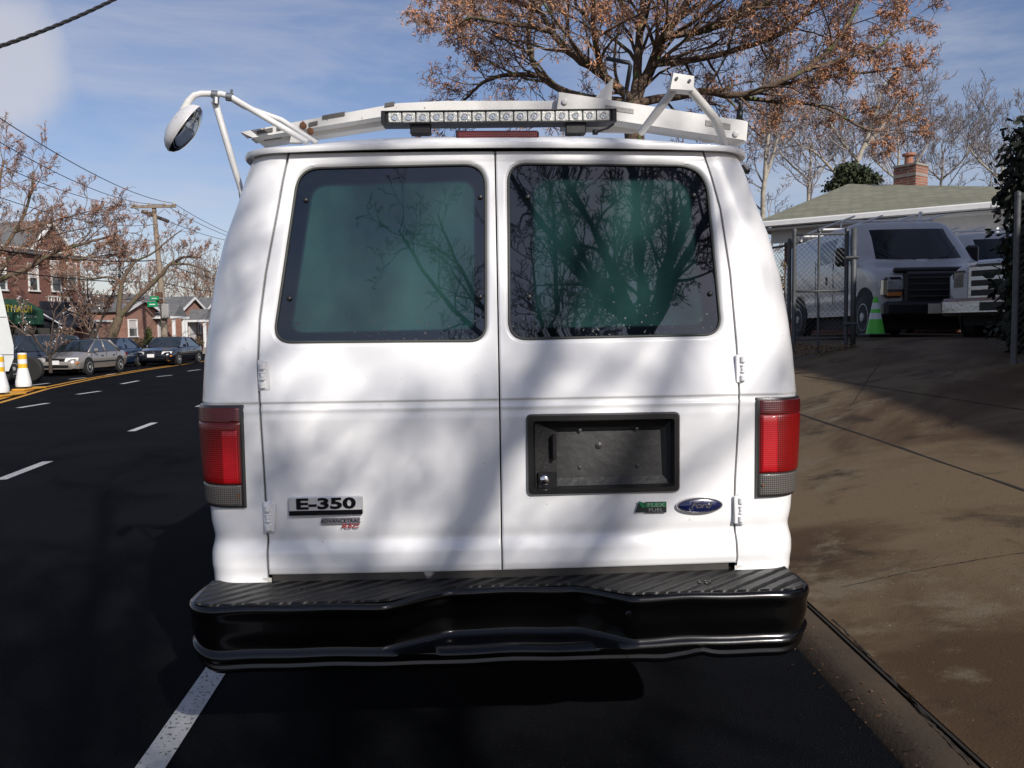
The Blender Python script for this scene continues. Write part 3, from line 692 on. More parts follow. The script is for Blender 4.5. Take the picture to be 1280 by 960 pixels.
# --- sill strip under the doors
M = MB()
for i in range(2):
    pass
M.grid(lambda u, v: SH.pt(-.76 + 1.53 * u, .655 + .036 * v, -.012) + Vector((0, 0, 0)), 20, 2); M.build('door_sill', mat('sill_black', (.05, .045, .04), .6, var=.5, vs=10, spot=(6, .64, (.35, .33, .3))), van)
# --- bumper: profile swept round the back of the van; the middle is set forward
REC = [(-.45, 0), (-.37, .0), (-.17, .115), (.24, .115), (.40, .0), (.5, 0)]
def bump_path():
    recess = [(-.45, 0), (-.37, .0), (-.17, .115), (.24, .115), (.40, .0), (.5, 0)]
    xl, xr, r = -1.0, 1.005, .13; y0 = -.185
    pts = []
    for i in range(9): t = i / 8 * math.pi / 2; pts.append((xl + r - r * math.cos(t), y0 + r - r * math.sin(t)))
    pts = [(xl + .01, .10), (xl, .0)] + pts
    n = 70
    for i in range(1, n): x = xl + r + (xr - xl - 2 * r) * i / n; pts.append((x, y0 + interp(x, recess) + .012 * (x / .9) ** 2 * 0))
    pts += [(xr - r + r * math.sin(i / 8 * math.pi / 2), y0 + r - r * math.cos(i / 8 * math.pi / 2)) for i in range(9)]
    pts += [(xr, .0), (xr - .01, .10)]; return pts
BP = bump_path()
BPROF = [(-.16, .648), (-.03, .650), (-.012, .650), (-.003, .644), (0, .632), (-.002, .622), (-.006, .61), (-.008, .595), (-.007, .57), (-.01, .54), (-.016, .515), (-.015, .505), (-.008, .498), (-.001, .490), (-.002, .480), (-.008, .472), (-.009, .465), (-.004, .458), (-.004, .450), (-.012, .440), (-.05, .43), (-.12, .43)]
M = MB(); vs = []; rnd = random.Random(5)
for i, (x, y) in enumerate(BP):
    a = Vector(BP[max(i - 1, 0)]); b = Vector(BP[min(i + 1, len(BP) - 1)]); d = (b - a).normalized(); nn = Vector((d.y, -d.x)); 
    cen = sstep(.42, .2, abs(x - .03))
    for j, (dd, z) in enumerate(BPROF):
        zz = z
        if z < .5: zz += -.006 * cen
        zz += .002 * math.sin(x * 9 + z * 3) + .0015 * math.sin(x * 23 + 1)
        if z < .48: zz += .010 * math.exp(-((x - .62) / .03) ** 2) - .006 * math.exp(-((x - .5) / .05) ** 2)
        edge = max(0, abs(x) - .86) / .14
        if z < .6: zz += .055 * max(0, edge) ** 2 * (.6 - z) / .18
        dd = dd - .03 * max(0, edge) * max(0, (.56 - z) / .16) ** 2
        dv = .006 * math.exp(-((x - .56) / .08) ** 2 - ((z - .56) / .06) ** 2)
        low = sstep(.503, .488, z) * interp(x, REC) * .93
        vs.append(Vector((x + nn.x * (dd - dv), y + nn.y * (dd - dv) - low, zz)))
k = len(BPROF); M.add(vs, [(i * k + j, i * k + j + 1, (i + 1) * k + j + 1, (i + 1) * k + j) for i in range(len(BP) - 1) for j in range(k - 1)])
bumper = M.build('bumper', GLOSSB, van, smooth=65)
PADM = wave_mat('step_pad', (.005, .005, .005), (.024, .023, .021), 7, 'X', rough=.5, bump=1, rot=(0, 0, R_(52)), dist=.02)
M = MB(); vs = []
for i, (x, y) in enumerate(BP):
    if abs(x) > .985: continue
    yi = max(y + .012, -.17); xx = max(-.965, min(.97, x)); z1 = .6525
    vs += [Vector((xx, min(yi, -.03), z1 - .002)), Vector((xx, min(yi, -.03) + .004, z1 + .004)), Vector((xx, .05, z1 + .012))]
M.add(vs, [(3 * i + j, 3 * i + j + 1, 3 * i + j + 4, 3 * i + j + 3) for i in range(len(vs) // 3 - 1) for j in range(2)])
M.build('step_pad', PADM, bumper)
for px, py in [(275, 774), (462, 771), (786, 768), (982, 765)]:
    p = VP(px, py, -.17); M = MB(); M.T = Matrix.Translation(p) @ Matrix.Rotation(R_(90), 4, 'X'); M.lathe([(.012, -.004), (.012, .002), (.008, .006), (.002, .006)], n=16); M.build('bolt', GLOSSB, bumper, smooth=40)
for px, py in [(379, 737), (880, 728)]:
    d = ray(px, py); o = VI @ CAM; dl_ = VI.to_3x3() @ d; p = o + dl_ * ((.66 - o.z) / dl_.z); M = MB()
    for a in range(5): M.lathe([(.007, -.002), (.006, .003), (.001, .003)], c=p + Vector((.018 * math.cos(a * 1.26), .012 * math.sin(a * 1.26), 0)), n=8)
    M.build('pad_screw', BLACK, bumper)
# bracket studs on the sill, white rocker ends
M = MB()
for sd in (-1, 1):
    M.grid(lambda u, v: hp(sd * (.775 + (SH.side_len(.65) + .1 - .775) * u), .650 + .028 * v, -.004), 14, 2)
build_each(M, 'rocker_end', mat('rocker_paint', (.62, .60, .55), .5, var=.15, vs=20), van, smooth=True)
# --- third brake light, light bar, rack, mirror
def pv(px, py, y): return VP(px, py, y)
a, b = pv(570, 170, .17), pv(673, 170, .17); M = MB(); M.box((a + b) / 2 + Vector((0, .0, -.004)), (b.x - a.x, .06, .032), bev=.006); bl = M.build('brake_light', mat('brake_housing', (.02, .01, .01), .4), van)
M = MB(); M.box((a + b) / 2 + Vector((0, -.024, -.004)), ((b.x - a.x) * .97, .02, .024), bev=.004); M.build('red_lens', L1D, bl)
a, b = pv(477, 148, .22), pv(770, 145, .22)
lb_d = (b - a); ang = math.atan2(lb_d.z, lb_d.x); c = (a + b) / 2; Ln = lb_d.length; MT = Matrix.Translation(c) @ Matrix.Rotation(-ang, 4, 'Y')
M = MB(); M.T = MT
M.box((0, .03, 0), (Ln, .07, .044), bev=.006); M.box((0, -.008, .021), (Ln, .01, .003)); M.box((0, -.008, -.020), (Ln, .014, .004))
for s in (-1, 1): M.box((s * (Ln / 2 - .008), -.002, 0), (.018, .022, .046), bev=.005)
lbar = M.build('light_bar', BLACK, van)
LED = mat('led_lens', (.80, .80, .74), .15, coat=1, var=.45, vs=70, bump=.4, bs=90); 
ns_ = 16
for i in range(ns_):
    x = -Ln / 2 + .022 + (Ln - .044) * (i + .5) / ns_; sw = (Ln - .044) / ns_ - .004; M = MB(); M.T = MT
    M.box((x, -.006, 0), (sw, .008, .034), bev=.002)
    o = M.build('led_module', LED, lbar)
    M = MB(); M.T = MT @ Matrix.Translation((x, -.0115, 0)) @ Matrix.Rotation(R_(90), 4, 'X'); M.lathe([(.011, 0), (.011, .002), (.006, -.001), (.002, .003)], n=12); M.build('reflector', mat('led_reflector', (.85, .86, .84), .15, metal=.8), o, smooth=40)
for px in (526, 719):
    p = pv(px, 158, .24); M = MB(); M.box(p, (.072, .04, .06), bev=.004); M.build('bar_mount', BLACK, lbar)
M = MB(); M.tube([pv(767, 155, .2), pv(760, 160, .19), pv(745, 165, .17)], .004, 6); M.lathe([(.010, -.008), (.010, .006), (.004, .009)], c=pv(744, 165, .17), n=10); M.build('wire', BLACK, lbar, smooth=True)
M = MB()
# rack cross member: left arm (bent channel), right arm (box beam)
def beam(M, top, bot, y0, y1):
    """channel given by its upper and lower edges in elevation, from depth y0 to y1"""
    for i in range(len(top) - 1):
        a, b, c_, d = [pv(*p, y0) for p in (top[i], top[i + 1], bot[i + 1], bot[i])]; e = Vector((0, y1 - y0, 0))
        M.prism([a, b, c_, d], Vector((0, .006, 0))); M.prism([a + Vector((0, .003, 0)), b + Vector((0, .003, 0)), b + Vector((0, .003, -.004)), a + Vector((0, .003, -.004))], e)
        M.prism([d + Vector((0, .003, .004)), c_ + Vector((0, .003, .004)), c_ + Vector((0, .003, 0)), d + Vector((0, .003, 0))], e)
beam(M, [(301, 165), (497, 129), (560, 126), (700, 126)], [(316, 172), (500, 142), (560, 139), (700, 139)], .34, .42)
beam(M, [(314, 173), (480, 148)], [(326, 180), (480, 157)], .40, .46)
M.prism([pv(*p, .335) for p in ((362, 178), (366, 160), (378, 158), (376, 178))], (0, .03, 0))
rk = M.build('ladder_rack', WHITE2, van); rk['label'] = 'white folding ladder rack arms over the roof'
M = MB(); M.tube([pv(305, 166, .40), pv(330, 186, .9), pv(330, 190, 1.6)], .012, 6)
# slots (dark) on left arm
M = MB()
for p, q in (((321, 166), (341, 162)), ((403, 147), (431, 142)), ((346, 161), (352, 160)), ((481, 131.5), (493, 129.5)), ((386, 156), (397, 153.5)), ((330, 174), (352, 170.5)), ((408, 160), (422, 157.5)), ((452, 152), (468, 149.5))):
    a, b = pv(*p, .338), pv(*q, .338); h = .0065
    if p in ((330, 174), (408, 160), (452, 152)): a, b = pv(*p, .397), pv(*q, .397)
    M.prism([a + Vector((0, 0, -h)), b + Vector((0, 0, -h)), b + Vector((0, 0, h)), a + Vector((0, 0, h))], (0, -.003, 0))
build_each(M, 'rack_slot', mat('slot_dark', (.10, .095, .09), .8), rk)
M = MB()
for px, py in ((379, 157), (388, 164)): M.T = Matrix.Translation(pv(px, py, .335)) @ Matrix.Rotation(R_(90), 4, 'X'); M.lathe([(.012, -.004), (.012, .006), (.007, .010)], n=10)
build_each(M, 'rack_bolt', RUST, rk, smooth=40)
M = MB(); beam(M, [(699, 115), (932, 151)], [(696, 139), (930, 175)], .30, .40); M.prism([pv(*p, .30) for p in ((932, 151), (935, 153), (933, 177), (930, 175))], (0, .10, 0))
M.prism([pv(*p, .38) for p in ((700, 148), (700, 164), (790, 166), (830, 157), (760, 150))], (0, .012, 0))
M.prism([pv(*p, .38) for p in ((868, 165), (880, 160), (893, 178), (880, 178))], (0, .012, 0))
M.build('rack_beam', WHITE2, rk)
M = MB(); M.prism([pv(*p, .36) for p in ((745, 121), (767, 96), (764, 127))], (0, .02, 0)); M.build('ladder_stop', WHITE2, rk)
M = MB()
for pl in (((756, 137), (792, 142), (792, 136.5), (757, 131)), ((882, 150), (913, 155), (913, 162), (882, 157))): M.prism([pv(*p, .2975) for p in pl], (0, .003, 0))
build_each(M, 'worn_decal', mat('decal_grey', (.40, .38, .35), .7, var=.5, vs=90), rk)
M = MB(); M.T = None
for p in ((706, 127), (920, 167)): M.T = Matrix.Translation(pv(*p, .297)) @ Matrix.Rotation(R_(90), 4, 'X'); M.lathe([(.011, -.002), (.011, .004), (.006, .006)], n=14)
build_each(M, 'rack_bolt', mat('bolt_white', (.6, .6, .58), .5), rk, smooth=40)
M = MB(); M.tube([pv(757, 73, .34), pv(786, 78.5, .34), pv(788, 82, .34), pv(783, 112, .34)], .008, 8); M.tube([pv(783, 112, .34), pv(780, 134, .34)], .004, 6)
M.tube([pv(918, 125, .33), pv(926, 129, .33), pv(925, 150, .33)], .008, 8); M.tube([pv(925, 138, .33), pv(924, 150, .33)], .012, 8); build_each(M, 'rack_hook', BLACK, rk, smooth=True)
# V bracket, node close to the camera side
M = MB(); nd = [pv(*p, .06) for p in ((838, 111), (842, 91), (868, 95), (867, 113))]; M.prism(nd, (0, .05, 0)); vb = M.build('rack_bracket', WHITE2, rk)
M = MB()
M.tube([pv(846, 107, .085), pv(822, 139, .14), pv(801, 166, .22)], [.0145, .0145, .013], 10)
M.tube([pv(860, 109, .085), pv(880, 132, .11), pv(892, 146, .13), pv(898, 158, .15), pv(906, 182, .18)], [.0145] * 4 + [.012], 10)
M.build('bracket_tube', WHITE2, vb, smooth=50)
M = MB()
for p in ((846, 98), (862, 101)): M.T = Matrix.Translation(pv(*p, .057)) @ Matrix.Rotation(R_(90), 4, 'X'); M.lathe([(.005, 0), (.005, .003), (.002, .003)], n=10)
M.build('bolt', BLACK, vb)
# convex mirror on its arm, at the left roof corner
Ym = .30
M = MB(); M.tube([pv(385, 178, .25), pv(330, 146, .28), pv(288, 121, Ym), pv(277, 117.5, Ym), pv(252, 117, Ym), pv(243, 119, Ym), pv(236, 126, Ym), pv(229, 137, Ym), pv(224, 148, Ym + .02)], [.0105] * 6 + [.0115, .011, .010], 10)
M.tube([pv(396, 179, .32), pv(352, 150, .34), pv(305, 133, .33), pv(287, 122, .32)], .0095, 8)
M.tube([pv(268, 126, Ym), pv(272, 138, Ym), pv(290, 200, Ym - .02), pv(300, 233, Ym), pv(302, 245, Ym)], [.013, .0115, .0115, .010, .006], 10)
ma = M.build('mirror_arm', mat('arm_paint', (.75, .74, .71), .4, var=.1, vs=20, spot=(50, .72, (.3, .15, .08))), van, smooth=50)
M = MB()
for p in ((269, 118), (287, 121)): M.tube([pv(p[0] - 4, p[1], Ym), pv(p[0] + 4, p[1] + 1, Ym)], .0145, 10)
M.tube([pv(270, 122, Ym - .02), pv(270, 130, Ym - .02)], .011, 8); M.tube([pv(289, 116, Ym), pv(290, 112, Ym)], .005, 6); M.tube([pv(300, 240, Ym), pv(301, 248, Ym)], .006, 6)
build_each(M, 'clamp', STEEL, ma, smooth=40)
c = pv(236, 161, Ym); ax = (pv(228, 155, Ym) - pv(238, 163, Ym)).normalized(); up = Vector((0, 0, 1))
ux = (pv(250, 133, Ym) - pv(211, 189, Ym)); ang = math.atan2(ux.z, ux.x); rr = ux.length / 2
c = (pv(250, 133, Ym) + pv(211, 189, Ym)) / 2; vdir = (c - VI @ CAM).normalized(); um = ux - vdir * ux.dot(vdir); axm = vdir.cross(um).normalized()
axm = axm if axm.x < 0 else -axm
axm = (axm + vdir * .13).normalized(); q = axm.to_track_quat('Z', 'Y').to_matrix().to_4x4()
tilt = Matrix.Identity(4)
M = MB(); M.T = Matrix.Translation(c) @ tilt @ q
M.lathe([(rr * 1.0, -.002), (rr, .004), (rr * .93, .018), (rr * .78, .031), (rr * .5, .043), (rr * .2, .047), (.01, .048)], n=32)
mh = M.build('mirror_shell', mat('shell_paint', (.74, .73, .72), .4, var=.08, vs=20, spot=(60, .72, (.35, .3, .25))), ma, smooth=50)
M = MB(); M.T = Matrix.Translation(c) @ tilt @ q; M.lathe([(rr * .985, -.0025), (rr * .93, -.014), (rr * .75, -.026), (rr * .5, -.034), (rr * .25, -.038), (.004, -.040)], n=32); M.build('mirror_glass', mat('mirror_glass', (.42, .45, .48), .06, metal=1), ma, smooth=60)
M = MB(); M.tube([pv(229, 153, Ym), pv(222, 149, Ym), pv(217, 147, Ym)], [.014, .010, .004], 8); M.build('mirror_nut', RUST, ma)
# wheels, mud, exhaust, door mirrors
def wheel(par, c, r=.38, w_=.24, side=1, rim=STEEL, hub=True):
    M = MB(); M.lathe([(r * .62, -w_ / 2), (r * .9, -w_ / 2), (r, -w_ / 2 + .03), (r, w_ / 2 - .03), (r * .9, w_ / 2), (r * .62, w_ / 2)], c=c, axis='X', n=28); wh = M.build('wheel', RUBBER, par, smooth=40)
    M = MB(); c2 = Vector(c) + Vector((side * w_ * .36, 0, 0)); M.lathe([(r * .64, -.02), (r * .64, side * .03 + .0), (r * .58, side * .035), (r * .5, side * .0), (r * .22, side * .02), (r * .2, side * .05), (.02, side * .055)], c=c2, axis='X', n=28); M.build('rim', rim, wh, smooth=35)
    return wh
for sx in (-1, 1):
    for y in (1.15, 4.65): wheel(van, (sx * .83, y, .385), side=sx)
M = MB(); M.tube([(.55, -.02, .42), (.55, .6, .42), (.4, 2.5, .4)], .035, 12); M.box((0, 1.15, .42), (1.3, .12, .12)); M.box((-.45, 2.5, .48), (.1, 4.8, .14)); M.box((.45, 2.5, .48), (.1, 4.8, .14)); M.build('chassis', GAP, van)
for sx in (-1, 1):
    M = MB(); M.box((sx * 1.13, 3.95, 1.52), (.22, .10, .30), bev=.04); M.tube([(sx * .98, 4.0, 1.45), (sx * 1.1, 3.97, 1.48)], .02, 8); M.build('door_mirror', BLACK, van)
M = MB(); M.tube([pv(928, 206, .6), pv(933, 213, .6), pv(936, 216, .6)], [.008, .016, .008], 8); M.build('side_lamp', BLACK, van)
M = MB(); M.grid(lambda u, v: Vector(((u - .5) * 1.5 * (1 - .12 * v), interp(1.40 + .56 * v, VFRONT) + .012 - .12 * (2 * u - 1) ** 2 * .3, 1.40 + .56 * v)), 12, 6); M.build('windscreen', DGLASS, van, smooth=True)
# ================================================================== TREES
BARK = mat('bark_dark', (.075, .055, .042), .9, var=.6, vs=14, bump=1, bs=30)
BARK2 = mat('bark_brown', (.16, .11, .075), .9, var=.55, vs=8, bump=.8, bs=20, spot=(6, .60, (.09, .12, .04)))
BARKP = mat('bark_pale', (.42, .38, .31), .85, var=.55, vs=5, bump=.6, bs=20, col2=(.20, .17, .13))
TWIG = mat('twig_brown', (.25, .165, .12), .9, var=.4, vs=2)
TWIGG = mat('twig_grey', (.30, .26, .25), .9, var=.4, vs=2)
RUSTL = mat('seed_tassel_rust', (.60, .30, .155), .9, col2=(.40, .19, .095), vs=1.8)
RUSTL2 = mat('seed_tassel_tan', (.46, .24, .15), .9, col2=(.30, .14, .085), vs=1.5)
GREENL = mat('leaf_dark_green', (.018, .028, .012), .8, col2=(.045, .055, .018), vs=3)
def rdir(rnd): 
    z = rnd.uniform(-1, 1); a = rnd.uniform(0, 2 * math.pi); s = math.sqrt(1 - z * z); return Vector((s * math.cos(a), s * math.sin(a), z))
def limb_tube(M, pts, rr, n): M.tube(pts, rr, n, cap=False)
LW = [.28]
def leafclump(M, p, d, rnd, size, n):
    for _ in range(n):
        c = p + rdir(rnd) * size * rnd.uniform(.1, .9); a = (rdir(rnd) + Vector((0, 0, -.5)) + d * .4).normalized(); b = a.cross(rdir(rnd)).normalized(); l = size * rnd.uniform(.35, 1.0); w_ = l * LW[0]
        M.add([c - b * w_ * .4, c + b * w_ * .4, c + a * l * .6 + b * w_, c + a * l - b * w_ * .2, c + a * l * .6 - b * w_], [(0, 1, 2, 3, 4)])
def grow(T, TW, LF, p, d, L_, r, lvl, mx, rnd, cfg):
    n = 4 if lvl < mx else 3; pts = [p.copy()]; rr = [r]; wig = cfg.get('wig', .28); dd = d.copy()
    for i in range(n):
        dd = (dd + rdir(rnd) * wig + Vector((0, 0, cfg.get('up', .06)))).normalized(); p = p + dd * (L_ / n); pts.append(p.copy()); rr.append(max(cfg['rmin'], r * (1 - .62 * (i + 1) / n)))
    tgt = T if r > cfg.get('rtrunk', .03) else TW
    limb_tube(tgt, pts, rr, 6 if r > .05 else (4 if r > .02 else 3))
    if lvl >= mx:
        if LF is not None and rnd.random() < cfg['leafp']: leafclump(LF, pts[-1], dd, rnd, cfg['leaf'], cfg['leafn'])
        return
    k = cfg['kids'][min(lvl, len(cfg['kids']) - 1)]
    for i in range(k):
        t = (i + rnd.uniform(.3, .9)) / k; t = .22 + .78 * t; t = min(t, .98); s = t * n; j = min(n - 1, int(s)); q = pts[j].lerp(pts[j + 1], s - j); base = (pts[j + 1] - pts[j]).normalized()
        side = base.cross(rdir(rnd)).normalized(); a = rnd.uniform(.5, 1.0); nd = (base * math.cos(a) + side * math.sin(a)).normalized()
        grow(T, TW, LF, q, nd, L_ * rnd.uniform(.42, .68) * (1 - .3 * t), max(cfg['rmin'], rr[j] * .55), lvl + 1, mx, rnd, cfg)
    if LF is not None and lvl >= mx - 1 and rnd.random() < cfg['leafp']: leafclump(LF, pts[-1], dd, rnd, cfg['leaf'], cfg['leafn'])
def tree(name, label, base, limbs, cfg, seed, bark, twig, leaf, group=None, crown='crown'):
    """limbs: list of (points, r0, r1, n_children, child_len)"""
    rnd = random.Random(seed); T, TW, LF = MB(), MB(), MB(); root = empty(name, label, 'tree', tuple(base), 0, group)
    for pts, r0, r1, nk, cl in limbs:
        # smooth the polyline
        P_ = [Vector(p) for p in pts]
        for _ in range(2):
            Q = [P_[0]]
            for a, b in zip(P_, P_[1:]): Q += [a.lerp(b, .25), a.lerp(b, .75)]
            P_ = Q + [P_[-1]]
        P_ = [p + rdir(rnd) * r0 * .15 if 0 < i < len(P_) - 1 else p for i, p in enumerate(P_)]
        k = len(P_); rr = [r0 + (r1 - r0) * (i / (k - 1)) for i in range(k)]; limb_tube(T, P_, rr, 9 if r0 > .07 else 6)
        for i in range(nk):
            t = .12 + .88 * (i + rnd.random()) / nk; s = min(t, .995) * (k - 1); j = int(s); q = P_[j].lerp(P_[j + 1], s - j); b = (P_[j + 1] - P_[j]).normalized()
            side = b.cross(rdir(rnd)).normalized(); a = rnd.uniform(.45, 1.1); nd = (b * math.cos(a) + side * math.sin(a) + Vector((0, 0, .12))).normalized()
            grow(T, TW, LF, q, nd, cl * rnd.uniform(.6, 1.15), max(cfg['rmin'], min(rr[j] * .5, cl * .022)), 1, cfg['mx'], rnd, cfg)
    T.build('trunk', bark, root, smooth=True, world=True); TW.build(crown, twig, root, world=True)
    if LF.f: LF.build('foliage', leaf, root, world=True)
    return root
def PP(l, Y, dy=None): return [P(x, y, Y + (dy[i] if dy else 0)) for i, (x, y) in enumerate(l)]
LW[0] = .13
# --- big rusty tree beyond the van
Yt = 13.0; bz = ramp(1.95, Yt); base = Vector((P(790, 130, Yt).x, Yt, bz))
cfg = dict(kids=[5, 5, 4, 4], mx=4, rmin=.0045, leafp=.50, leaf=.070, leafn=5, rtrunk=.022, wig=.33, up=.04)
f1 = P(792, 128, Yt)
limbs = [([base, base + Vector((.05, 0, 2)), f1], .20, .15, 0, 1),
 ([f1] + PP([(797, 95), (799, 43), (806, -20), (800, -90)], Yt), .09, .035, 15, 1.7),
 ([f1] + PP([(815, 80), (829, 45), (862, 0), (900, -60)], Yt, [0, -.3, -.6, -1]), .095, .035, 16, 1.8),
 ([f1] + PP([(775, 112), (752, 92), (712, 68), (690, 40), (676, 15), (640, -40)], Yt, [0, -.2, -.3, -.3, 0, .2]), .08, .03, 17, 1.6),
 ([f1] + PP([(740, 125), (700, 112), (672, 95), (657, 50), (668, 0), (660, -50)], Yt, [.2, .5, .8, 1, 1, 1]), .07, .03, 15, 1.5),
 (PP([(690, 40), (660, 32), (627, 28), (588, 20), (572, 30), (552, 44)], Yt, [-.3, -.4, -.5, -.5, -.4, -.3]), .045, .010, 14, .70),
 (PP([(676, 15), (640, 0), (600, -5), (585, 5), (565, 0)], Yt, [0, .2, .5, .8, 1]), .045, .012, 12, .8),
 (PP([(672, 95), (640, 92), (605, 100), (588, 118), (572, 132), (558, 150)], Yt, [.8, .9, 1.2, 1.4, 1.6, 1.8]), .045, .012, 14, .75),
 ([f1] + PP([(840, 122), (880, 112), (925, 122), (962, 108), (1008, 88), (1045, 55), (1072, 10), (1085, -30)], Yt, [.3, .4, .2, 0, -.1, -.2, -.3, -.3]), .075, .018, 26, 1.05),
 (PP([(1008, 88), (1045, 75), (1095, 62), (1120, 40), (1142, 22)], Yt, [-.1, 0, .2, .3, .4]), .035, .008, 15, .55),
 (PP([(962, 108), (1010, 100), (1060, 92), (1095, 90), (1125, 84)], Yt, [0, .2, .4, .5, .6]), .035, .008, 13, .5),
 (PP([(925, 122), (975, 128), (1030, 130), (1075, 160), (1100, 165), (1118, 162)], Yt, [.2, .5, .8, 1, 1.1, 1.2]), .04, .008, 14, .55),
 (PP([(829, 45), (880, 40), (930, 20), (980, -10), (1040, -40)], Yt, [-.6, -.5, -.4, -.3, -.2]), .06, .02, 16, 1.3),
 (PP([(815, 80), (870, 75), (930, 60), (985, 40), (1020, 5), (1045, -40)], Yt, [-.2, -.1, .3, .6, .8, .8]), .06, .02, 18, 1.1),
 (PP([(752, 92), (745, 60), (740, 20), (748, -40)], Yt, [-.2, -.5, -.9, -1.2]), .06, .025, 12, 1.2)]
tree('street_tree', 'large spreading tree with rusty brown seed clusters rising behind the white van', base, limbs, cfg, 11, BARK2, TWIG, RUSTL)
# --- left tree (crown over the salon)
cfgL = dict(kids=[5, 4, 4], mx=4, rmin=.009, leafp=.42, leaf=.12, leafn=3, rtrunk=.05, wig=.3, up=.10)
Y1 = 33; b1 = G(-38, 452)
b1 = Vector((P(-38, 440, Y1).x, Y1, .14)); f2 = P(-32, 375, Y1)
limbs = [([b1, f2], .22, .18, 0, 1), ([f2] + PP([(-5, 350), (38, 335), (60, 318), (90, 308), (120, 300), (138, 296)], Y1), .13, .03, 20, 1.7),
 ([f2] + PP([(-10, 330), (20, 290), (38, 250), (43, 214)], Y1), .11, .025, 15, 1.5), ([f2] + PP([(-30, 320), (-10, 270), (0, 225), (5, 200)], Y1), .11, .025, 14, 1.5),
 (PP([(20, 290), (55, 280), (95, 268), (120, 262)], Y1), .05, .015, 12, 1.2), (PP([(60, 318), (95, 325), (125, 320), (160, 316)], Y1), .05, .015, 10, 1.2),
 (PP([(-5, 350), (20, 310), (50, 300), (90, 288), (125, 282)], Y1), .06, .015, 14, 1.3)]
tree('street_tree', 'bare reddish tree spreading over the brick building with the green awning', b1, limbs, cfgL, 5, BARK2, TWIG, RUSTL2, 'street trees on the far side')
# --- middle tree with low fork
Y2 = 42; b2 = Vector((P(138, 440, Y2).x, Y2, .14)); f3 = P(148, 398, Y2)
limbs = [([b2, P(139, 425, Y2), f3], .27, .22, 0, 1), ([f3] + PP([(150, 375), (152, 352), (162, 335), (170, 326)], Y2), .15, .06, 6, 1.0), ([f3] + PP([(165, 378), (187, 358), (200, 345), (212, 330), (232, 320), (250, 322)], Y2), .16, .04, 11, 1.1),
 (PP([(170, 326), (190, 318), (210, 300), (228, 287)], Y2), .06, .02, 8, 1.0), (PP([(212, 330), (240, 330), (262, 340)], Y2), .07, .03, 8, 1.3), (PP([(152, 352), (135, 345), (115, 350), (100, 345)], Y2), .08, .03, 10, 1.3), (PP([(170, 326), (150, 318), (130, 322)], Y2), .08, .03, 7, 1.3)]
tree('street_tree', 'bare tree with a thick low forked trunk between awning and brick bungalows', b2, limbs, cfgL, 8, BARK2, TWIG, RUSTL2, 'street trees on the far side')
cfgS = dict(kids=[5, 4, 4], mx=4, rmin=.012, leafp=.35, leaf=.12, leafn=2, rtrunk=.05, wig=.3, up=.12)
Y3 = 40; b3 = Vector((P(118, 440, 44).x, 44, .14))
limbs = [([b3, b3 + Vector((0, 0, 1.2))], .12, .10, 0, 1)] + [([b3 + Vector((0, 0, 1.2)), b3 + Vector((dx, 0, 3)), b3 + Vector((dx * 1.8, .3, 4.6))], .07, .03, 12, 1.5) for dx in (-1.0, -.2, .8)]
tree('ornamental_tree', 'small twiggy brown tree standing at the end of the dark awning', b3, limbs, cfgS, 21, BARK, TWIG, RUSTL2)
Yo = 30.5; b4 = Vector((P(72, 440, Yo).x - .3, Yo, .14)); limbs = [([b4, b4 + Vector((0, 0, .6))], .07, .06, 0, 1)] + [([b4 + Vector((0, 0, .6)), b4 + Vector((dx, 0, 1.5)), b4 + Vector((dx * 1.7, .2, 2.4))], .04, .02, 6, .8) for dx in (-.7, .1, .7)]
tree('ornamental_tree', 'young bare tree behind the silver sedan in front of the shop', b4, limbs, dict(cfgS, kids=[3, 3], mx=3), 22, BARK, TWIG, None)
# --- pale trunks on the right
cfgP = dict(kids=[5, 5, 4], mx=4, rmin=.009, leafp=.12, leaf=.16, leafn=2, rtrunk=.05, wig=.3, up=.10)
def up_tree(label, px, Yd, stems, seed, bark, twig, leaf, cfg, r=.22, group=None, gz=1.2, name='sycamore_tree', cl=2.6, nk=16):
    b = Vector((P(px, 300, Yd).x, Yd, gz)); limbs = []
    for st in stems: 
        pts = [P(x, y, Yd) for x, y in st]; limbs.append(([b + Vector((0, 0, 0))] + pts if st is stems[0] else pts, r if st is stems[0] else r * .5, .03, nk if st is stems[0] else int(nk * .7), cl))
    return tree(name, label, b, limbs, cfg, seed, bark, twig, leaf, group)
up_tree('slender pale barked tree close to the right flank of the white van', 951, 30, [[(953, 265), (957, 200), (962, 150), (966, 100)], [(955, 230), (968, 190), (975, 150), (985, 115)]], 31, BARKP, TWIGG, RUSTL2, cfgP, .12, 'pale barked trees', cl=1.7)
up_tree('pale barked tree standing right behind the hip roof ridge with wide crown', 1055, 34, [[(1058, 235), (1072, 200), (1088, 165), (1098, 125), (1108, 100)], [(1072, 200), (1050, 175), (1035, 150), (1020, 130)], [(1080, 185), (1110, 150), (1130, 120)], [(1058, 232), (1040, 212), (1020, 190), (995, 178)]], 32, BARKP, TWIGG, RUSTL2, cfgP, .15, 'pale barked trees', cl=2.0)
cfgF = dict(kids=[5, 5, 4], mx=4, rmin=.012, leafp=0, leaf=.2, leafn=1, rtrunk=.06, wig=.26, up=.14)
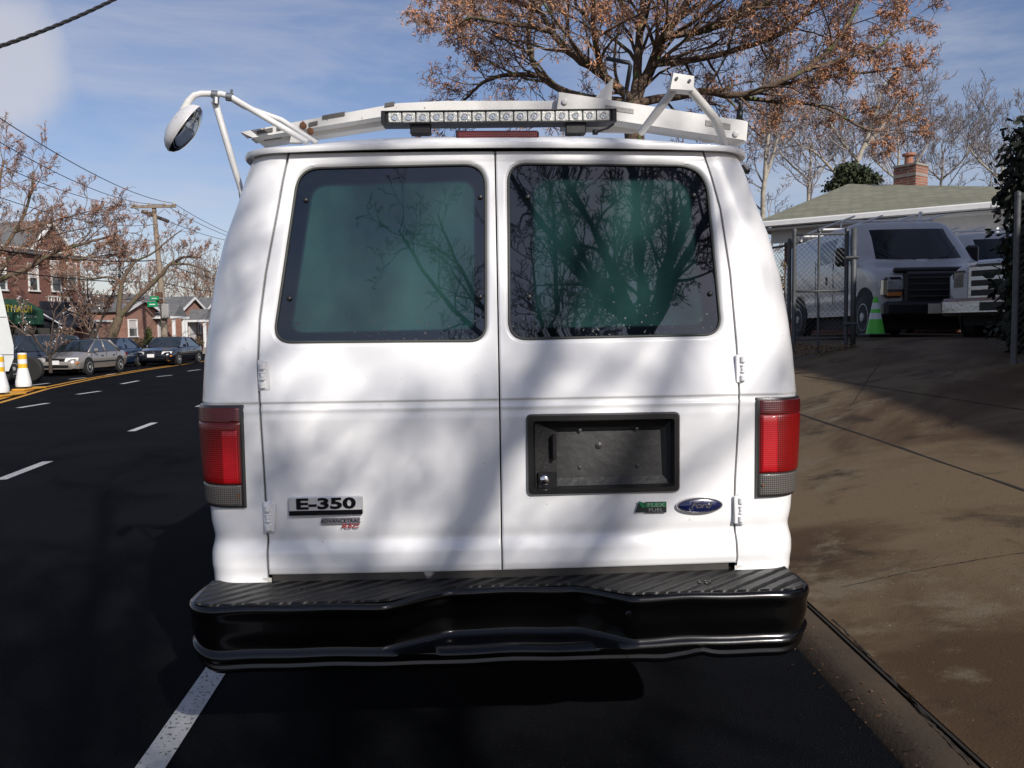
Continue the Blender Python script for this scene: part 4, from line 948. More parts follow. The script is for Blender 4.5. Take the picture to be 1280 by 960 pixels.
for px, Yd, top, label, sd in ((1175, 55, 165, 'hazy bare grey tree just right of the chimney', 41), (1250, 50, 178, 'hazy bare grey tree at the right end of the roof line', 42), (1120, 48, 150, 'bare grey tree rising behind the chimney and ridge', 43), (1010, 46, 160, 'bare grey tree between the pale trunks and roof', 44)):
    up_tree(label, px, Yd, [[(px, 240), (px + 4, top + 45), (px + 2, top + 15)], [(px + 1, 225), (px - 28, 200), (px - 42, 180)], [(px + 2, 225), (px + 30, 200), (px + 40, 178)]], sd, BARKP, TWIGG, None, cfgF, .13, 'bare grey trees behind the house', cl=2.8, name='bare_tree', nk=14)
for px, Yd, top, sd, label in ((243, 100, 345, 51, 'distant bare tree above the bungalow gables'), (262, 110, 350, 52, 'distant bare tree right at the edge of the van'), (190, 95, 352, 53, 'distant bare tree showing behind the utility pole')):
    up_tree(label, px, Yd, [[(px, 405), (px + 1, top + 22), (px, top + 10)], [(px, 395), (px - 14, top + 20)], [(px, 395), (px + 14, top + 20)]], sd, BARK, TWIG, None, dict(cfgF, rmin=.02, kids=[4, 4, 3]), .18, 'distant bare trees', 0, 'bare_tree', cl=4, nk=12)
# --- trees behind the photographer: they dapple the van and are mirrored in its windows
def auto_tree(label, b, H, S, seed, nl, cfg, bark=BARK, twig=TWIG, leaf=RUSTL, fork=.35, lean=(0, 0)):
    rnd = random.Random(seed); b = Vector(b); f = b + Vector((lean[0] * .4, lean[1] * .4, H * fork)); limbs = [([b, b + Vector((.1, 0, H * fork * .5)), f], H * .022, H * .017, 0, 1)]
    for i in range(nl):
        a = 2 * math.pi * (i + rnd.uniform(-.3, .3)) / nl; s = S * rnd.uniform(.6, 1.1); top = H * rnd.uniform(.72, 1.0)
        limbs.append(([f, f + Vector((math.cos(a) * s * .35, math.sin(a) * s * .35, (top - H * fork) * .30)), f + Vector((math.cos(a) * s * .72, math.sin(a) * s * .72, (top - H * fork) * .58)), f + Vector((math.cos(a) * s, math.sin(a) * s, (top - H * fork)))], H * .012, .02, 14, H * .16))
    return tree('street_tree', label, b, limbs, cfg, seed, bark, twig, leaf)
cfgB = dict(kids=[5, 4, 4], mx=4, rmin=.008, leafp=.18, leaf=.10, leafn=2, rtrunk=.03, wig=.36, up=.05)
auto_tree('bare branching tree on the pavement behind the camera', (3.1, -6.6, .3), 9.5, 3.6, 61, 7, cfgB, lean=(.3, .5))
auto_tree('second bare tree further along the pavement behind the camera', (2.9, -14.0, .3), 10.5, 4.6, 62, 7, dict(cfgB, kids=[4, 4, 3]))
LW[0] = .28
# dark evergreen behind the roof, hedge at the right edge
def leaf_blob(M, c, R, n, rnd, sz, thr=.0):
    for _ in range(n):
        d = rdir(rnd); t = rnd.random() ** .4; p = Vector(c) + Vector((d.x * R[0], d.y * R[1], d.z * R[2])) * t * (1 + .2 * math.sin(d.x * 5 + d.z * 7)); leafclump(M, p, d, rnd, sz, 2)
rnd = random.Random(3); Ye = 30; be = P(1058, 300, Ye); be.z = 1.3; et = empty('evergreen_tree', 'dark green conifer peeking over the roof peak beside the pale trunk', 'tree', be)
M = MB(); M.tube([be, be + Vector((0, 0, 4.6))], [.15, .03], 8); M.build('trunk', BARK, et, world=True)
M = MB()
for px, py, rx_, rz_ in ((1052, 219, .22, .42), (1062, 214, .30, .26), (1074, 217, .34, .20), (1046, 233, .34, .26), (1087, 224, .30, .14), (1068, 228, .5, .22), (1060, 245, .7, .5), (1062, 262, .8, .6)): leaf_blob(M, P(px, py, Ye), (rx_, .5, rz_), 420, rnd, .17)
M.build('crown', GREENL, et, world=True)
hb = Vector((7.0, 8.9, 0)); hz = ramp(6.2, 8.9); M = MB(); rnd = random.Random(9); hx = P(1268, 330, 8.9).x
hr = empty('hedge', 'tall nearly black hedge at the right edge beside the driveway', 'hedge', (hx + 1.4, 8.9, hz))
for i in range(9):
    for k in range(5): leaf_blob(M, (hx + .28 + i * .36, 8.9 + rnd.uniform(-.1, .1), hz + .25 + k * .47), (.36, .42, .42), 750, rnd, .13)
M.build('foliage', mat('hedge_dark', (.010, .013, .008), .8, col2=(.016, .022, .010), vs=5), hr, world=True)
M = MB()
for i in range(7): M.tube([Vector((hx + .4 + i * .45, 8.9, hz - .1)), Vector((hx + .4 + i * .45 + rnd.uniform(-.2, .2), 8.9, hz + 2.0))], [.03, .01], 6)
M.build('stems', BARK, hr, world=True)
rnd = random.Random(12); bb = Vector((P(984, 300, 20).x, 20.0, 1.25)); br = empty('shrub', 'small yellow green shrub by the brick corner behind the gate', 'shrub', bb); M = MB()
for k in range(3): leaf_blob(M, bb + Vector((-.2 + .2 * k, 0, .5 + .45 * k)), (.4, .4, .5), 300, rnd, .10)
M.build('foliage', mat('shrub_leaf', (.13, .12, .03), .8, col2=(.20, .09, .04), vs=5), br, world=True); M = MB(); M.tube([bb, bb + Vector((0, 0, 1.5))], .03, 6); M.build('stems', BARK, br, world=True)
# far-off wood closing the view along the road
rnd = random.Random(90); M = MB()
for i in range(46):
    x = -75 + i * 3.6; y = 150 + rnd.uniform(-8, 8); h = rnd.uniform(4.5, 8)
    M.tube([(x, y, -.1), (x, y, h * .6)], .18, 5, cap=False)
    for k in range(3): leaf_blob(M, (x + rnd.uniform(-1.5, 1.5), y, h * (.45 + .2 * k)), (2.6, 2.0, h * .2), 60, rnd, .9)
o = M.build('far_wood', mat('far_wood_twigs', (.16, .125, .105), .9, col2=(.10, .08, .07), vs=.5)); tag(o, 'low brown line of bare woods far along the road', 'woods', kind='stuff')
def shingle(name, c1, c2):
    m = brick_mat(name, c1, c2, tuple(c * .45 for c in c2)); 
    for n in m.node_tree.nodes:
        if n.bl_idname == 'ShaderNodeTexBrick': n.inputs['Brick Width'].default_value = .30; n.inputs['Row Height'].default_value = .055; n.inputs['Mortar Size'].default_value = .006
        if n.bl_idname == 'ShaderNodeMix' and n.blend_type == 'MULTIPLY': n.inputs['Factor'].default_value = .35
    return m
# ================================================================== BUILDINGS
BR1 = brick_mat('brick_store', (.22, .065, .040), (.15, .045, .03), (.18, .14, .12)); BR2 = brick_mat('brick_bungalow', (.36, .15, .09), (.27, .10, .065), (.32, .26, .22)); BR3 = brick_mat('brick_chimney', (.33, .12, .07), (.22, .08, .05), (.30, .25, .22))
ROOFM = shingle('shingle_grey', (.19, .19, .19), (.13, .13, .135)); ROOFG = shingle('shingle_green', (.27, .265, .185), (.20, .195, .14))
TRIM = mat('white_trim', (.72, .72, .70), .5, var=.12, vs=5); WGL = mat('house_glass', (.03, .035, .04), .06, coat=1, spec=.8); CURT = mat('curtain', (.60, .57, .55), .8, var=.3, vs=6)
class Frame:
    def __init__(s, A, B, z=0):
        s.A = Vector((A[0], A[1], z)); d = Vector((B[0] - A[0], B[1] - A[1], 0)); s.L = d.length; s.rz = math.atan2(d.y, d.x); s.M = Matrix.Translation(s.A) @ Matrix.Rotation(s.rz, 4, 'Z'); s.I = s.M.inverted()
    def hit(s, px, py, y=0):
        o = s.I @ CAM; d = s.I.to_3x3() @ ray(px, py); p = o + d * ((y - o.y) / d.y); return (p.x, p.z)
def house_root(name, label, cat, fr, group=None): return empty(name, label, cat, fr.A, fr.rz, group)
def window(fr, root, x0, x1, z0, z1, y=0, curt=True, mull=True, name='window'):
    M = MB(); w_ = .07; cx, cz = (x0 + x1) / 2, (z0 + z1) / 2
    M.box((cx, y - .03, z1 + w_ / 2 - .01), (x1 - x0 + 2 * w_, .09, w_)); M.box((cx, y - .05, z0 - .04), (x1 - x0 + 2 * w_ + .06, .14, .08))
    for xx in (x0 - w_ / 2 + .01, x1 + w_ / 2 - .01): M.box((xx, y - .03, cz), (w_, .086, z1 - z0))
    if mull: M.box((cx, y - .03, cz), (x1 - x0, .05, .045))
    wd = M.build(name, TRIM, root); 
    M = MB(); M.box((cx, y - .008, cz), (x1 - x0, .02, z1 - z0)); M.build('pane', WGL, wd)
    if curt: M = MB(); M.box((cx, y - .021, (z1 + cz) / 2 + .02), ((x1 - x0) * .96, .006, (z1 - z0) * .46)); M.build('curtain', CURT, wd)
    return wd
# --- two storey brick shop building with the awnings
A = P(0, 420, 41.0); B = P(104, 420, 47.0); dx = (B - A); A0 = A - dx * 1.3
fr = Frame(A0.xy, B.xy, .14); hb_ = house_root('brick_shop_building', 'two storey dark red brick building with green and dark awnings', 'building', fr)
zE = fr.hit(50, 318)[1]; Lf = fr.L
M = MB(); M.box((Lf / 2, 6, zE / 2), (Lf, 12, zE)); M.build('wall', BR1, hb_)
M = MB(); M.box((Lf / 2, -.08, zE + .06), (Lf + .3, .35, .16)); M.box((Lf / 2, -.2, zE + .17), (Lf + .4, .45, .07)); M.build('cornice', TRIM, hb_)
M = MB(); M.prism([(-.2, -.3, zE + .2), (-.2, 6, zE + 2.1), (-.2, 12.2, zE + .2)], (Lf + .4, 0, 0)); M.build('roof', ROOFM, hb_)
g0, g1, gp = fr.hit(40, 318), fr.hit(83, 321), fr.hit(58, 281)
M = MB(); M.prism([(g0[0], -.15, zE + .15), (g1[0], -.15, zE + .15), (gp[0], -.15, gp[1])], (0, 3.0, 0)); M.build('gable', BR1, hb_)
M = MB()
for a in ((g0[0] - .3, zE + .1), (g1[0] + .3, zE + .1)): M.prism([(a[0], -.4, a[1]), (gp[0], -.4, gp[1] + .05), (gp[0], -.4, gp[1] + .28), (a[0], -.4, a[1] + .22)], (0, .16, 0))
M.build('gable_rake', TRIM, hb_)
M = MB()
for a in ((g0[0] - .3, zE + .1), (g1[0] + .3, zE + .1)): M.prism([(a[0], -.22, a[1]), (gp[0], -.22, gp[1] + .03), (gp[0], -.22, gp[1] + .24), (a[0], -.22, a[1] + .18)], (0, 3.2, 0))
M.build('gable_roof', ROOFM, hb_)
for xa, xb, ya, yb in ((-4, 7, 322, 362), (35, 47, 330, 363), (63, 75, 326, 364), (84, 95, 329, 361)):
    (a, zt_), (b, zb_) = fr.hit(xa, ya), fr.hit(xb, yb); window(fr, hb_, a, b, zb_, zt_, curt=True)
ANG = mat('awning_green', (.008, .055, .03), .8, var=.2, vs=4); AND = mat('awning_black', (.012, .014, .024), .7, var=.3, vs=3)
def awning(xa, xb, yt, yb, out_, m, name, val=.35, dome=False):
    a = fr.hit(xa, yt)[0]; zt_ = fr.hit((xa + xb) / 2, yt)[1]; b = fr.hit(xb, yt, -out_ * .6)[0]; zb_ = fr.hit((xa + xb) / 2, yb, -out_)[1]
    M = MB(); M.prism([(a, .02, zt_), (a, -out_, zb_ + val), (a, -out_, zb_), (a, -out_ + .03, zb_), (a, -out_ + .03, zb_ + val - .02), (a, .02, zt_ - .06)], (b - a, 0, 0))
    for xx in (a, b - .02): M.prism([(xx, 0, zt_ - .03), (xx, -out_ + .02, zb_ + val - .03), (xx, -out_ + .02, zb_), (xx, 0, zb_)], (.02, 0, 0))
    if dome: 
        M.add([(b, .02, zt_)] + [(b + 1.1 * math.sin(t), -out_ * math.cos(t), zb_) for t in [i * math.pi / 2 / 6 for i in range(7)]], [(0, i, i + 1) for i in range(1, 7)])
    o = M.build(name, m, hb_); return o, a, b, zt_, zb_
ag, a, b, zt_, zb_ = awning(-40, 44, 373, 405, 1.1, ANG, 'green_awning', .75)
s0, s1 = fr.hit(7, 386, -1.1), fr.hit(44.5, 388, -1.1); wl = (s1[0] - s0[0]) / 8 * 12.3
M = MB(); text_mb('BEAUTY SALON', .52, M, Matrix.Translation((s1[0] - wl / 2 - .03, -1.115, (s0[1] + s1[1]) / 2 + .02)), .004, sx=wl / 4.35); M.build('sign_lettering', mat('sign_yellow', (.60, .50, .03), .6), ag)
M = MB(); s2 = fr.hit(34, 396, -1.1); text_mb('UNISEX', .20, M, Matrix.Translation((s2[0], -1.115, s2[1])), .004, sx=2.0); M.build('sign_small_lettering', mat('sign_dim', (.25, .33, .28), .7), ag)
ad_, a, b, zt_, zb_ = awning(47, 112, 384, 409, 1.4, AND, 'dark_awning', .12, dome=True)
M = MB()
for px in (56, 104): 
    xx = fr.hit(px, 390, -.6)[0]; M.prism([(xx - .5, -.02, zt_ + .01), (xx + .1, -1.41, zb_ + .14), (xx + .24, -1.41, zb_ + .14), (xx - .36, -.02, zt_ + .01)], (0, 0, .02))
M.build('awning_stripe', mat('stripe_grey', (.45, .45, .48), .7), ad_)
s0, s1 = fr.hit(61, 371, -.1), fr.hit(88, 376, -.1); cx = (s0[0] + s1[0]) / 2; M = MB(); M.box((cx, -.12, s1[1] - .30), (s1[0] - s0[0] + 1.3, .16, .42)); sb = M.build('sign_board', AND, hb_)
M = MB(); text_mb('FITTCCIIS', .62, M, Matrix.Translation((cx, -.14, s0[1] - .18)), .02, sx=(s1[0] - s0[0]) / 2.35); M.build('sign_lettering', mat('sign_white', (.55, .55, .53), .6), sb)
M = MB(); M.box((Lf * .5, -.02, 1.25), (Lf * .86, .05, 2.1)); M.build('shop_front', DGLASS, hb_)
M = MB()
for i in range(9): M.box((Lf * (.08 + .105 * i), -.055, 1.3), (.10, .05, 2.3))
M.build('shop_mullions', mat('alu', (.2, .2, .2), .5), hb_)
# low brick annex at the far end
A = P(104, 420, 47.2); B = P(140, 420, 51); fr2 = Frame(A.xy, B.xy, .14); an = house_root('brick_annex', 'low brick wall section with a white window below the dark awning end', 'building', fr2)
zt2 = fr2.hit(122, 402)[1]; M = MB(); M.box((fr2.L / 2, 4, zt2 / 2), (fr2.L, 8, zt2)); M.build('wall', BR2, an)
M = MB(); M.box((fr2.L / 2, 4, zt2 + .05), (fr2.L + .2, 8.2, .12)); M.build('roof', TRIM, an)
(a, q), (b, q2) = fr2.hit(112, 413), fr2.hit(121, 424); window(fr2, an, a, b, q2, q, curt=False)
# --- row of brick bungalows
A = P(136, 420, 55.0); B = P(285, 420, 72.0)
frb = Frame(A.xy, B.xy, .5)
def gable_house(label, gx, parts, recess, porch, wins, roofline, back=8):
    """gx: (left px, peak px, right px, eave y, peak y) for the front gable"""
    xl, xp, xr, ye, yp = gx; a = frb.hit(xl, ye)[0]; b = frb.hit(xr, ye)[0]; zE = frb.hit(xr, ye)[1]; pz = frb.hit(xp, yp)[1]; p = (a + b) / 2
    rt = house_root('brick_bungalow', label, 'house', frb, 'brick bungalows on the far side')
    M = MB(); M.prism([(a, -.9, -.5), (b, -.9, -.5), (b, -.9, zE), (p, -.9, pz), (a, -.9, zE)], (0, 7, 0))
    rx0, rx1 = frb.hit(recess[0], 400)[0], frb.hit(recess[1], 400)[0]; M.box(((rx0 + rx1) / 2, 4.05, zE / 2 - .25), (rx1 - rx0, 8, zE + .5)); M.build('wall', BR2, rt)
    M = MB(); rz_ = frb.hit(recess[0] + 10, roofline)[1]
    M.prism([(min(a, rx0), -.35, zE - .05), (min(a, rx0), 4.2, rz_ + .25), (min(a, rx0), 8.8, zE - .05)], (max(b, rx1) - min(a, rx0), 0, 0))
    for s in (a - .25, b + .25): M.prism([(s, -1.15, zE - .10), (p, -1.15, pz + .06), (p, -1.15, pz + .16), (s, -1.15, zE)], (0, 5.2, 0))
    M.build('roof', ROOFM, rt)
    M = MB()
    for s in (a - .25, b + .25): M.prism([(s, -1.18, zE - .22), (p, -1.18, pz - .08), (p, -1.18, pz + .12), (s, -1.18, zE - .02)], (0, .06, 0))
    M.box(((rx0 + rx1) / 2, -.12, zE - .08), (rx1 - rx0, .22, .18)); M.box((b + .02, -.96, zE / 2 - .2), (.10, .10, zE + .3)); M.build('roof_trim', TRIM, rt)
    for (xa, xb, ya, yb, y) in wins: (q0, zt_), (q1, zb_) = frb.hit(xa, ya, y), frb.hit(xb, yb, y); window(frb, rt, q0, q1, zb_, zt_, y)
    if porch:
        (x0, zt_) = frb.hit(porch[0], porch[2], -2.4); x1 = frb.hit(porch[1], porch[2], -2.4)[0]; M = MB()
        M.prism([(x0, -2.5, zt_ - .45), (x1, -2.5, zt_ - .45), ((x0 + x1) / 2, -2.5, zt_ + .45)], (0, 2.5, 0)); pr = M.build('porch_roof', ROOFM, rt)
        M = MB(); M.box(((x0 + x1) / 2, -2.5, zt_ - .50), (x1 - x0 + .2, .12, .16)); M.box((x0, -1.3, zt_ - .50), (.12, 2.5, .16)); M.build('porch_beam', TRIM, pr)
        for xx in (x0 + .15, x1 - .15, (x0 + x1) / 2 + .5): M = MB(); M.box((xx, -2.4, zt_ / 2 - .45), (.20, .20, zt_ - .2), bev=.02); M.build('porch_post', TRIM, pr)
        M = MB(); M.box(((x0 + x1) / 2, -.96, 1.0), (1.0, .1, 2.1)); M.build('door', CURT, rt)
        M = MB(); M.box(((x0 + x1) / 2, -1.9, -.2), (x1 - x0, 2.2, .5)); M.build('porch_step', CONC, rt)
gable_house('brick bungalow with a white sash window, first behind the forked tree', (140, 163, 184.5, 390, 376), 0, (184, 214), None, [(160, 171, 400, 420, -.9), (188, 191.5, 397, 419, 0), (192.5, 196, 397, 420, 0)], 371)
gable_house('brick bungalow with white porch posts between the pole and the van', (214, 225, 240, 387, 373), 0, (238, 246), (215, 233, 388), [(241, 243, 396, 417, 0), (244, 246, 396, 417, 0)], 372)
gable_house('brick bungalow farthest along, cut off by the van', (244, 250, 264, 388, 374), 0, (262, 285), (254, 268, 393), [(247, 250, 395, 416, -.9)], 374)
# front hedge of the bungalows and small conifer
M = MB(); rnd = random.Random(4); h0, h1 = P(165, 432, 50), P(262, 428, 66); hg = empty('low_hedge', 'long low brown hedge in front of the brick bungalows', 'hedge', (h0.x, h0.y, .14))
for i in range(40): q = h0.lerp(h1, i / 39); leaf_blob(M, (q.x, q.y, .75), (.4, .45, .55), 90, rnd, .22)
M.build('foliage', mat('hedge_brown', (.10, .065, .04), .9, col2=(.05, .04, .02), vs=2), hg, world=True); M = MB()
for i in range(0, 40, 3): q = h0.lerp(h1, i / 39); M.tube([(q.x, q.y, .1), (q.x, q.y, 1)], .04, 5)
M.build('stems', BARK, hg, world=True)
c = P(187, 445, 47); c.z = .14; cf = empty('conifer_shrub', 'small pointed yellow green conifer left of the black sedan', 'shrub', c); M = MB()
for k in range(7): leaf_blob(M, c + Vector((0, 0, .3 + .22 * k)), (.42 * (1 - k / 8.5), .42 * (1 - k / 8.5), .25), 130, rnd, .12)
M.build('foliage', mat('conifer_leaf', (.10, .12, .03), .8, col2=(.04, .06, .02), vs=5), cf, world=True); M = MB(); M.tube([c, c + Vector((0, 0, 1.4))], .04, 6); M.build('trunk', BARK, cf, world=True)
# --- house on the right: hip roof, chimney
a0 = P(962, 278, 22.5); b0 = P(1400, 254, 18.2); ze = (a0.z + P(1258, 262, 19.6).z) / 2; fr3 = Frame(a0.xy, b0.xy, 0); rh = house_root('hip_roof_house', 'house with green grey shingled hip roof and white gutter behind the parked van', 'house', fr3)
za = fr3.hit(962, 278)[1]; L3 = fr3.L; ap = P(1060, 230, 26.5); apl = fr3.I @ ap
M = MB(); bk = 10; pts = [(-.3, -.3, za), (L3 + .3, -.3, za), (L3 + .3, bk, za), (-.3, bk, za), (apl.x, apl.y, apl.z), (apl.x + .05, apl.y + .05, apl.z)]
M.add(pts, [(0, 1, 4), (1, 2, 4), (2, 3, 4), (3, 0, 4), (0, 3, 2, 1)]); M.build('roof', ROOFG, rh)
M = MB(); M.box((L3 / 2, -.36, za - .09), (L3 + .8, .12, .17), bev=.03); M.box((-.36, bk / 2, za - .09), (.12, bk + .6, .17), bev=.03); M.build('gutter', TRIM, rh)
M = MB(); M.box((L3 / 2, .02, za - .22), (L3, .6, .06)); M.box((L3 / 2, .20, za - .40), (L3, .08, .34)); M.build('soffit', TRIM, rh)
M = MB(); M.box((L3 / 2, bk / 2, (za - .4 + 1.0) / 2), (L3 - .6, bk - .8, za - .4 - 1.0)); M.build('wall', BR1, rh)
M = MB(); M.box((L3 * .62, .30, za - 1.15), (L3 * .62, .12, 1.5)); M.build('siding', TRIM, rh)
for xa, xb in ((1100, 1140),): (q, _), (q1, _) = fr3.hit(xa, 300), fr3.hit(xb, 300); window(fr3, rh, q, q1, za - 1.7, za - .7, .32)
cc = P(1138, 235, 24.5); M = MB(); cw = 28 / F * 24.5; zt_ = P(1138, 209, 24.5).z; zc = apl.z - 1.6
M.box((cc.x, cc.y, (zt_ + zc) / 2), (cw, cw, zt_ - zc), rot=Matrix.Rotation(R_(35), 3, 'Z')); ch = M.build('chimney', BR3, rh, world=True)
M = MB(); M.box((cc.x, cc.y, P(1138, 221, 24.5).z), (cw * 1.03, cw * 1.03, .07), rot=Matrix.Rotation(R_(35), 3, 'Z')); M.box((cc.x, cc.y, zt_ + .02), (cw * 1.08, cw * 1.08, .06), rot=Matrix.Rotation(R_(35), 3, 'Z')); M.build('chimney_band', CONC, ch, world=True)
M = MB(); q = P(1136, 205, 24.5); M.lathe([(.13, -.05), (.11, .22), (.19, .24), (.19, .30), (.1, .33)], c=q, n=12); M.build('chimney_pot', mat('terracotta', (.30, .13, .08), .8), ch, world=True)
# --- unseen building added past the right edge, sized to shade the lot
sb_ = empty('lot_shade_caster', 'unseen brick building added outside the frame on the right to shade the lot', 'building', (9.0, 0, 1.2))
def shade_caster(x0, x1, y0, y1, h):
    M = MB(); M.box(((x0 + x1) / 2, (y0 + y1) / 2, h / 2 + .2), (x1 - x0, y1 - y0, h)); M.build('wall', BR2, sb_, world=True)
    M = MB(); M.prism([(x0 - .3, y0 - .3, h + .2), (x1 + .3, y0 - .3, h + .2), ((x0 + x1) / 2, y0 - .3, h + 1.8)], (0, y1 - y0 + .6, 0)); M.build('roof', ROOFM, sb_, world=True)
    M = MB(); M.box((x0 - .02, (y0 + y1) / 2, 2.4), (.08, 2.6, 2.3)); M.build('caster_door', TRIM, sb_, world=True)
shade_caster(9.7, 18, -5.0, 10.2, 7.2)
# ================================================================== VEHICLES
def disc(M, c, r, n=20, sx=1, m=0): 
    c = Vector(c); M.add([c + Vector((0, r * math.cos(2 * math.pi * i / n), r * math.sin(2 * math.pi * i / n))) for i in range(n)], [tuple(range(n))], m)
def car(name, label, loc, rz, paint, Lc=4.5, Wc=1.72, H=1.40, hood=.92, deck=.95, wb=2.6, ws=(1.15, .35), rw=(-1.2, -1.75), grille='plain', glass=DGLASS, rim=None, cat='car', group=None, plate=True, wr=.31):
    rt = empty(name, label, cat, loc, rz, group); h = Lc / 2; w2 = Wc / 2
    # lower body stations: y, half width, low z, top z
    st = [(-h, .80, .42, deck - .18), (-h + .06, .90, .30, deck - .08), (-h + .35, .98, .24, deck - .01), (rw[1], 1, .22, deck), (-.8, 1, .2, hood + .03), (0, 1, .2, hood + .02), (ws[0], 1, .2, hood), (h - .7, .98, .22, hood - .08), (h - .25, .93, .22, hood - .17), (h - .06, .84, .26, hood - .26), (h, .72, .38, hood - .34)]
    # densify
    S = []
    for i in range(len(st) - 1):
        for k in range(4): t = k / 4; S.append(tuple(a + (b - a) * t for a, b in zip(st[i], st[i + 1])))
    S.append(st[-1]); vs = []; sec = [(0, 0), (.80, 0), (.95, .08), (1.0, .35), (1.0, .62), (.965, .84), (.90, .955), (.78, .99), (.4, 1.02), (0, 1.03)]
    for y, wf, z0, z1 in S:
        half = [(w2 * wf * a, z0 + (z1 - z0) * b) for a, b in sec]
        vs += [(x, y, z) for x, z in half] + [(-x, y, z) for x, z in reversed(half[1:-1])]
    k = 2 * len(sec) - 2; M = MB(); M.add(vs, [(i * k + j, i * k + (j + 1) % k, (i + 1) * k + (j + 1) % k, (i + 1) * k + j) for i in range(len(S) - 1) for j in range(k)] + [tuple(range(k)), tuple(range((len(S) - 1) * k, len(S) * k))])
    body_ = M.build('body', paint, rt, smooth=50)
    M = MB(); M.box((0, 0, .24), (Wc * .8, Lc * .8, .2)); M.build('underbody', GAP, rt)
    # greenhouse
    zb_ = hood - .01; gs = [(ws[0], 0), (ws[1], 1), ((ws[1] + rw[0]) / 2, 1.035), (rw[0], .97), (rw[1], 0)]; G_ = []
    for i in range(len(gs) - 1):
        for q in range(5): t = q / 5; G_.append((gs[i][0] + (gs[i + 1][0] - gs[i][0]) * t, gs[i][1] + (gs[i + 1][1] - gs[i][1]) * t))
    G_.append(gs[-1]); vs = []; 
    for y, t in G_:
        zt_ = zb_ + .02 + (H - zb_ - .02) * t; wt = w2 * (.92 - .20 * t)
        vs += [(-w2 * .92, y, zb_), (-wt, y, zt_ - .03 * t), (-wt * .8, y, zt_), (0, y, zt_ + .015), (wt * .8, y, zt_), (wt, y, zt_ - .03 * t), (w2 * .92, y, zb_)]
    M = MB(); M.add(vs, [(i * 7 + j, i * 7 + j + 1, (i + 1) * 7 + j + 1, (i + 1) * 7 + j) for i in range(len(G_) - 1) for j in range(6)]); M.build('window_glass', glass, rt, smooth=35)
    M = MB(); vs = []; R2 = [g for g in G_ if g[1] > .93]
    for y, t in R2:
        zt_ = zb_ + .02 + (H - zb_ - .02) * t + .006; wt = w2 * (.92 - .20 * t) + .006; vs += [(-wt, y, zt_ - .05), (-wt, y, zt_ - .02), (-wt * .8, y, zt_ + .002), (0, y, zt_ + .017), (wt * .8, y, zt_ + .002), (wt, y, zt_ - .02), (wt, y, zt_ - .05)]
    M.add(vs, [(i * 7 + j, i * 7 + j + 1, (i + 1) * 7 + j + 1, (i + 1) * 7 + j) for i in range(len(R2) - 1) for j in range(6)]); M.build('roof', paint, rt, smooth=50)
    for s in (-1, 1):
        def gp(y, t, o=.008): zt_ = zb_ + .02 + (H - zb_ - .02) * t; return Vector((s * (w2 * (.92 - .20 * t) + o), y, zt_ - .03 * t))
        M = MB(); M.tube([Vector((s * w2 * .90, ws[0] + .02, zb_ + .0)), gp(ws[1], .97)], .030, 6); M.tube([gp(-.15, .02), gp(-.22, .97)], .028, 6); M.tube([Vector((s * w2 * .90, rw[1], zb_)), gp(rw[0], .95)], .055, 6)
        build_each(M, 'pillar', paint, rt, smooth=True)
        M = MB(); M.box((s * (w2 + .09), ws[0] - .25, zb_ + .08), (.16, .09, .12), bev=.03); M.build('door_mirror', paint, rt)
        M = MB()
        for y in (.35, -.62): M.box((s * (w2 + .006), y - .15, hood - .17), (.03, .16, .035), bev=.008)
        M.build('door_handle', BLACK, rt)
        M = MB()
        for y in (1.05, -.17, -1.05): M.box((s * (w2 * .992), y, .62), (.012, .012, .5))
        M.box((s * w2, 0, .50), (.022, Lc * .74, .05)); M.build('side_moulding', BLACK, rt)
        for y in (wb / 2, -wb / 2):
            M = MB(); M.T = None; M.lathe([(wr + .06, -.02), (wr + .06, .02)], c=(s * (w2 - .015), y, wr + .02), axis='X', n=28); M.build('wheel_arch', GAP, rt)
            wheel(rt, (s * (w2 - .075), y, wr), wr, .20, s, rim or STEEL)
        M = MB(); hz_ = hood - .27
        M.prism([(s * w2 * .46, h - .03, hz_ - .07), (s * w2 * .90, h - .24, hz_ - .05), (s * w2 * .93, h - .30, hz_ + .06), (s * w2 * .50, h - .09, hz_ + .06)], (0, .06, 0)); M.build('headlight', mat('headlight', (.75, .74, .70), .1, coat=1, var=.4, vs=25), rt)
        M = MB(); M.prism([(s * w2 * .55, -h + .02, deck - .30), (s * w2 * .93, -h + .12, deck - .30), (s * w2 * .95, -h + .12, deck - .12), (s * w2 * .6, -h + .04, deck - .12)], (0, -.05, 0)); M.build('tail_light', L1D, rt)
        M = MB(); M.box((s * w2 * .82, h - .17, .50), (.2, .12, .06)); M.build('turn_signal', mat('amber', (.65, .22, .03), .3), rt)
    M = MB(); M.box((0, h - .05, hood - .30), (Wc * .42, .10, .13), bev=.02)
    gr = M.build('grille', BLACK, rt)
    if grille == 'star':
        M = MB(); M.T = Matrix.Translation((0, h + .005, hood - .30)) @ Matrix.Rotation(R_(90), 4, 'X')
        n = 20; pr = [(.085 * math.cos(2 * math.pi * i / n), .085 * math.sin(2 * math.pi * i / n), 0) for i in range(n + 1)]; M.tube(pr, .008, 5)
        for a in (90, 210, 330): M.tube([(0, 0, 0), (.08 * math.cos(R_(a)), .08 * math.sin(R_(a)), 0)], [.012, .004], 5)
        M.build('emblem', CHROME, gr); M = MB(); M.box((0, h - .0, hood - .30), (Wc * .42, .02, .014)); M.build('grille_bar', CHROME, gr)
    M = MB(); M.box((0, h - .02, .38), (Wc * .60, .06, .10), bev=.02); M.build('bumper_intake', BLACK, rt)
    if plate: M = MB(); M.box((0 if grille != 'star' else .1, h + .02, .52), (.34, .02, .16)); M.build('number_plate', PLASTW, rt)
    return rt
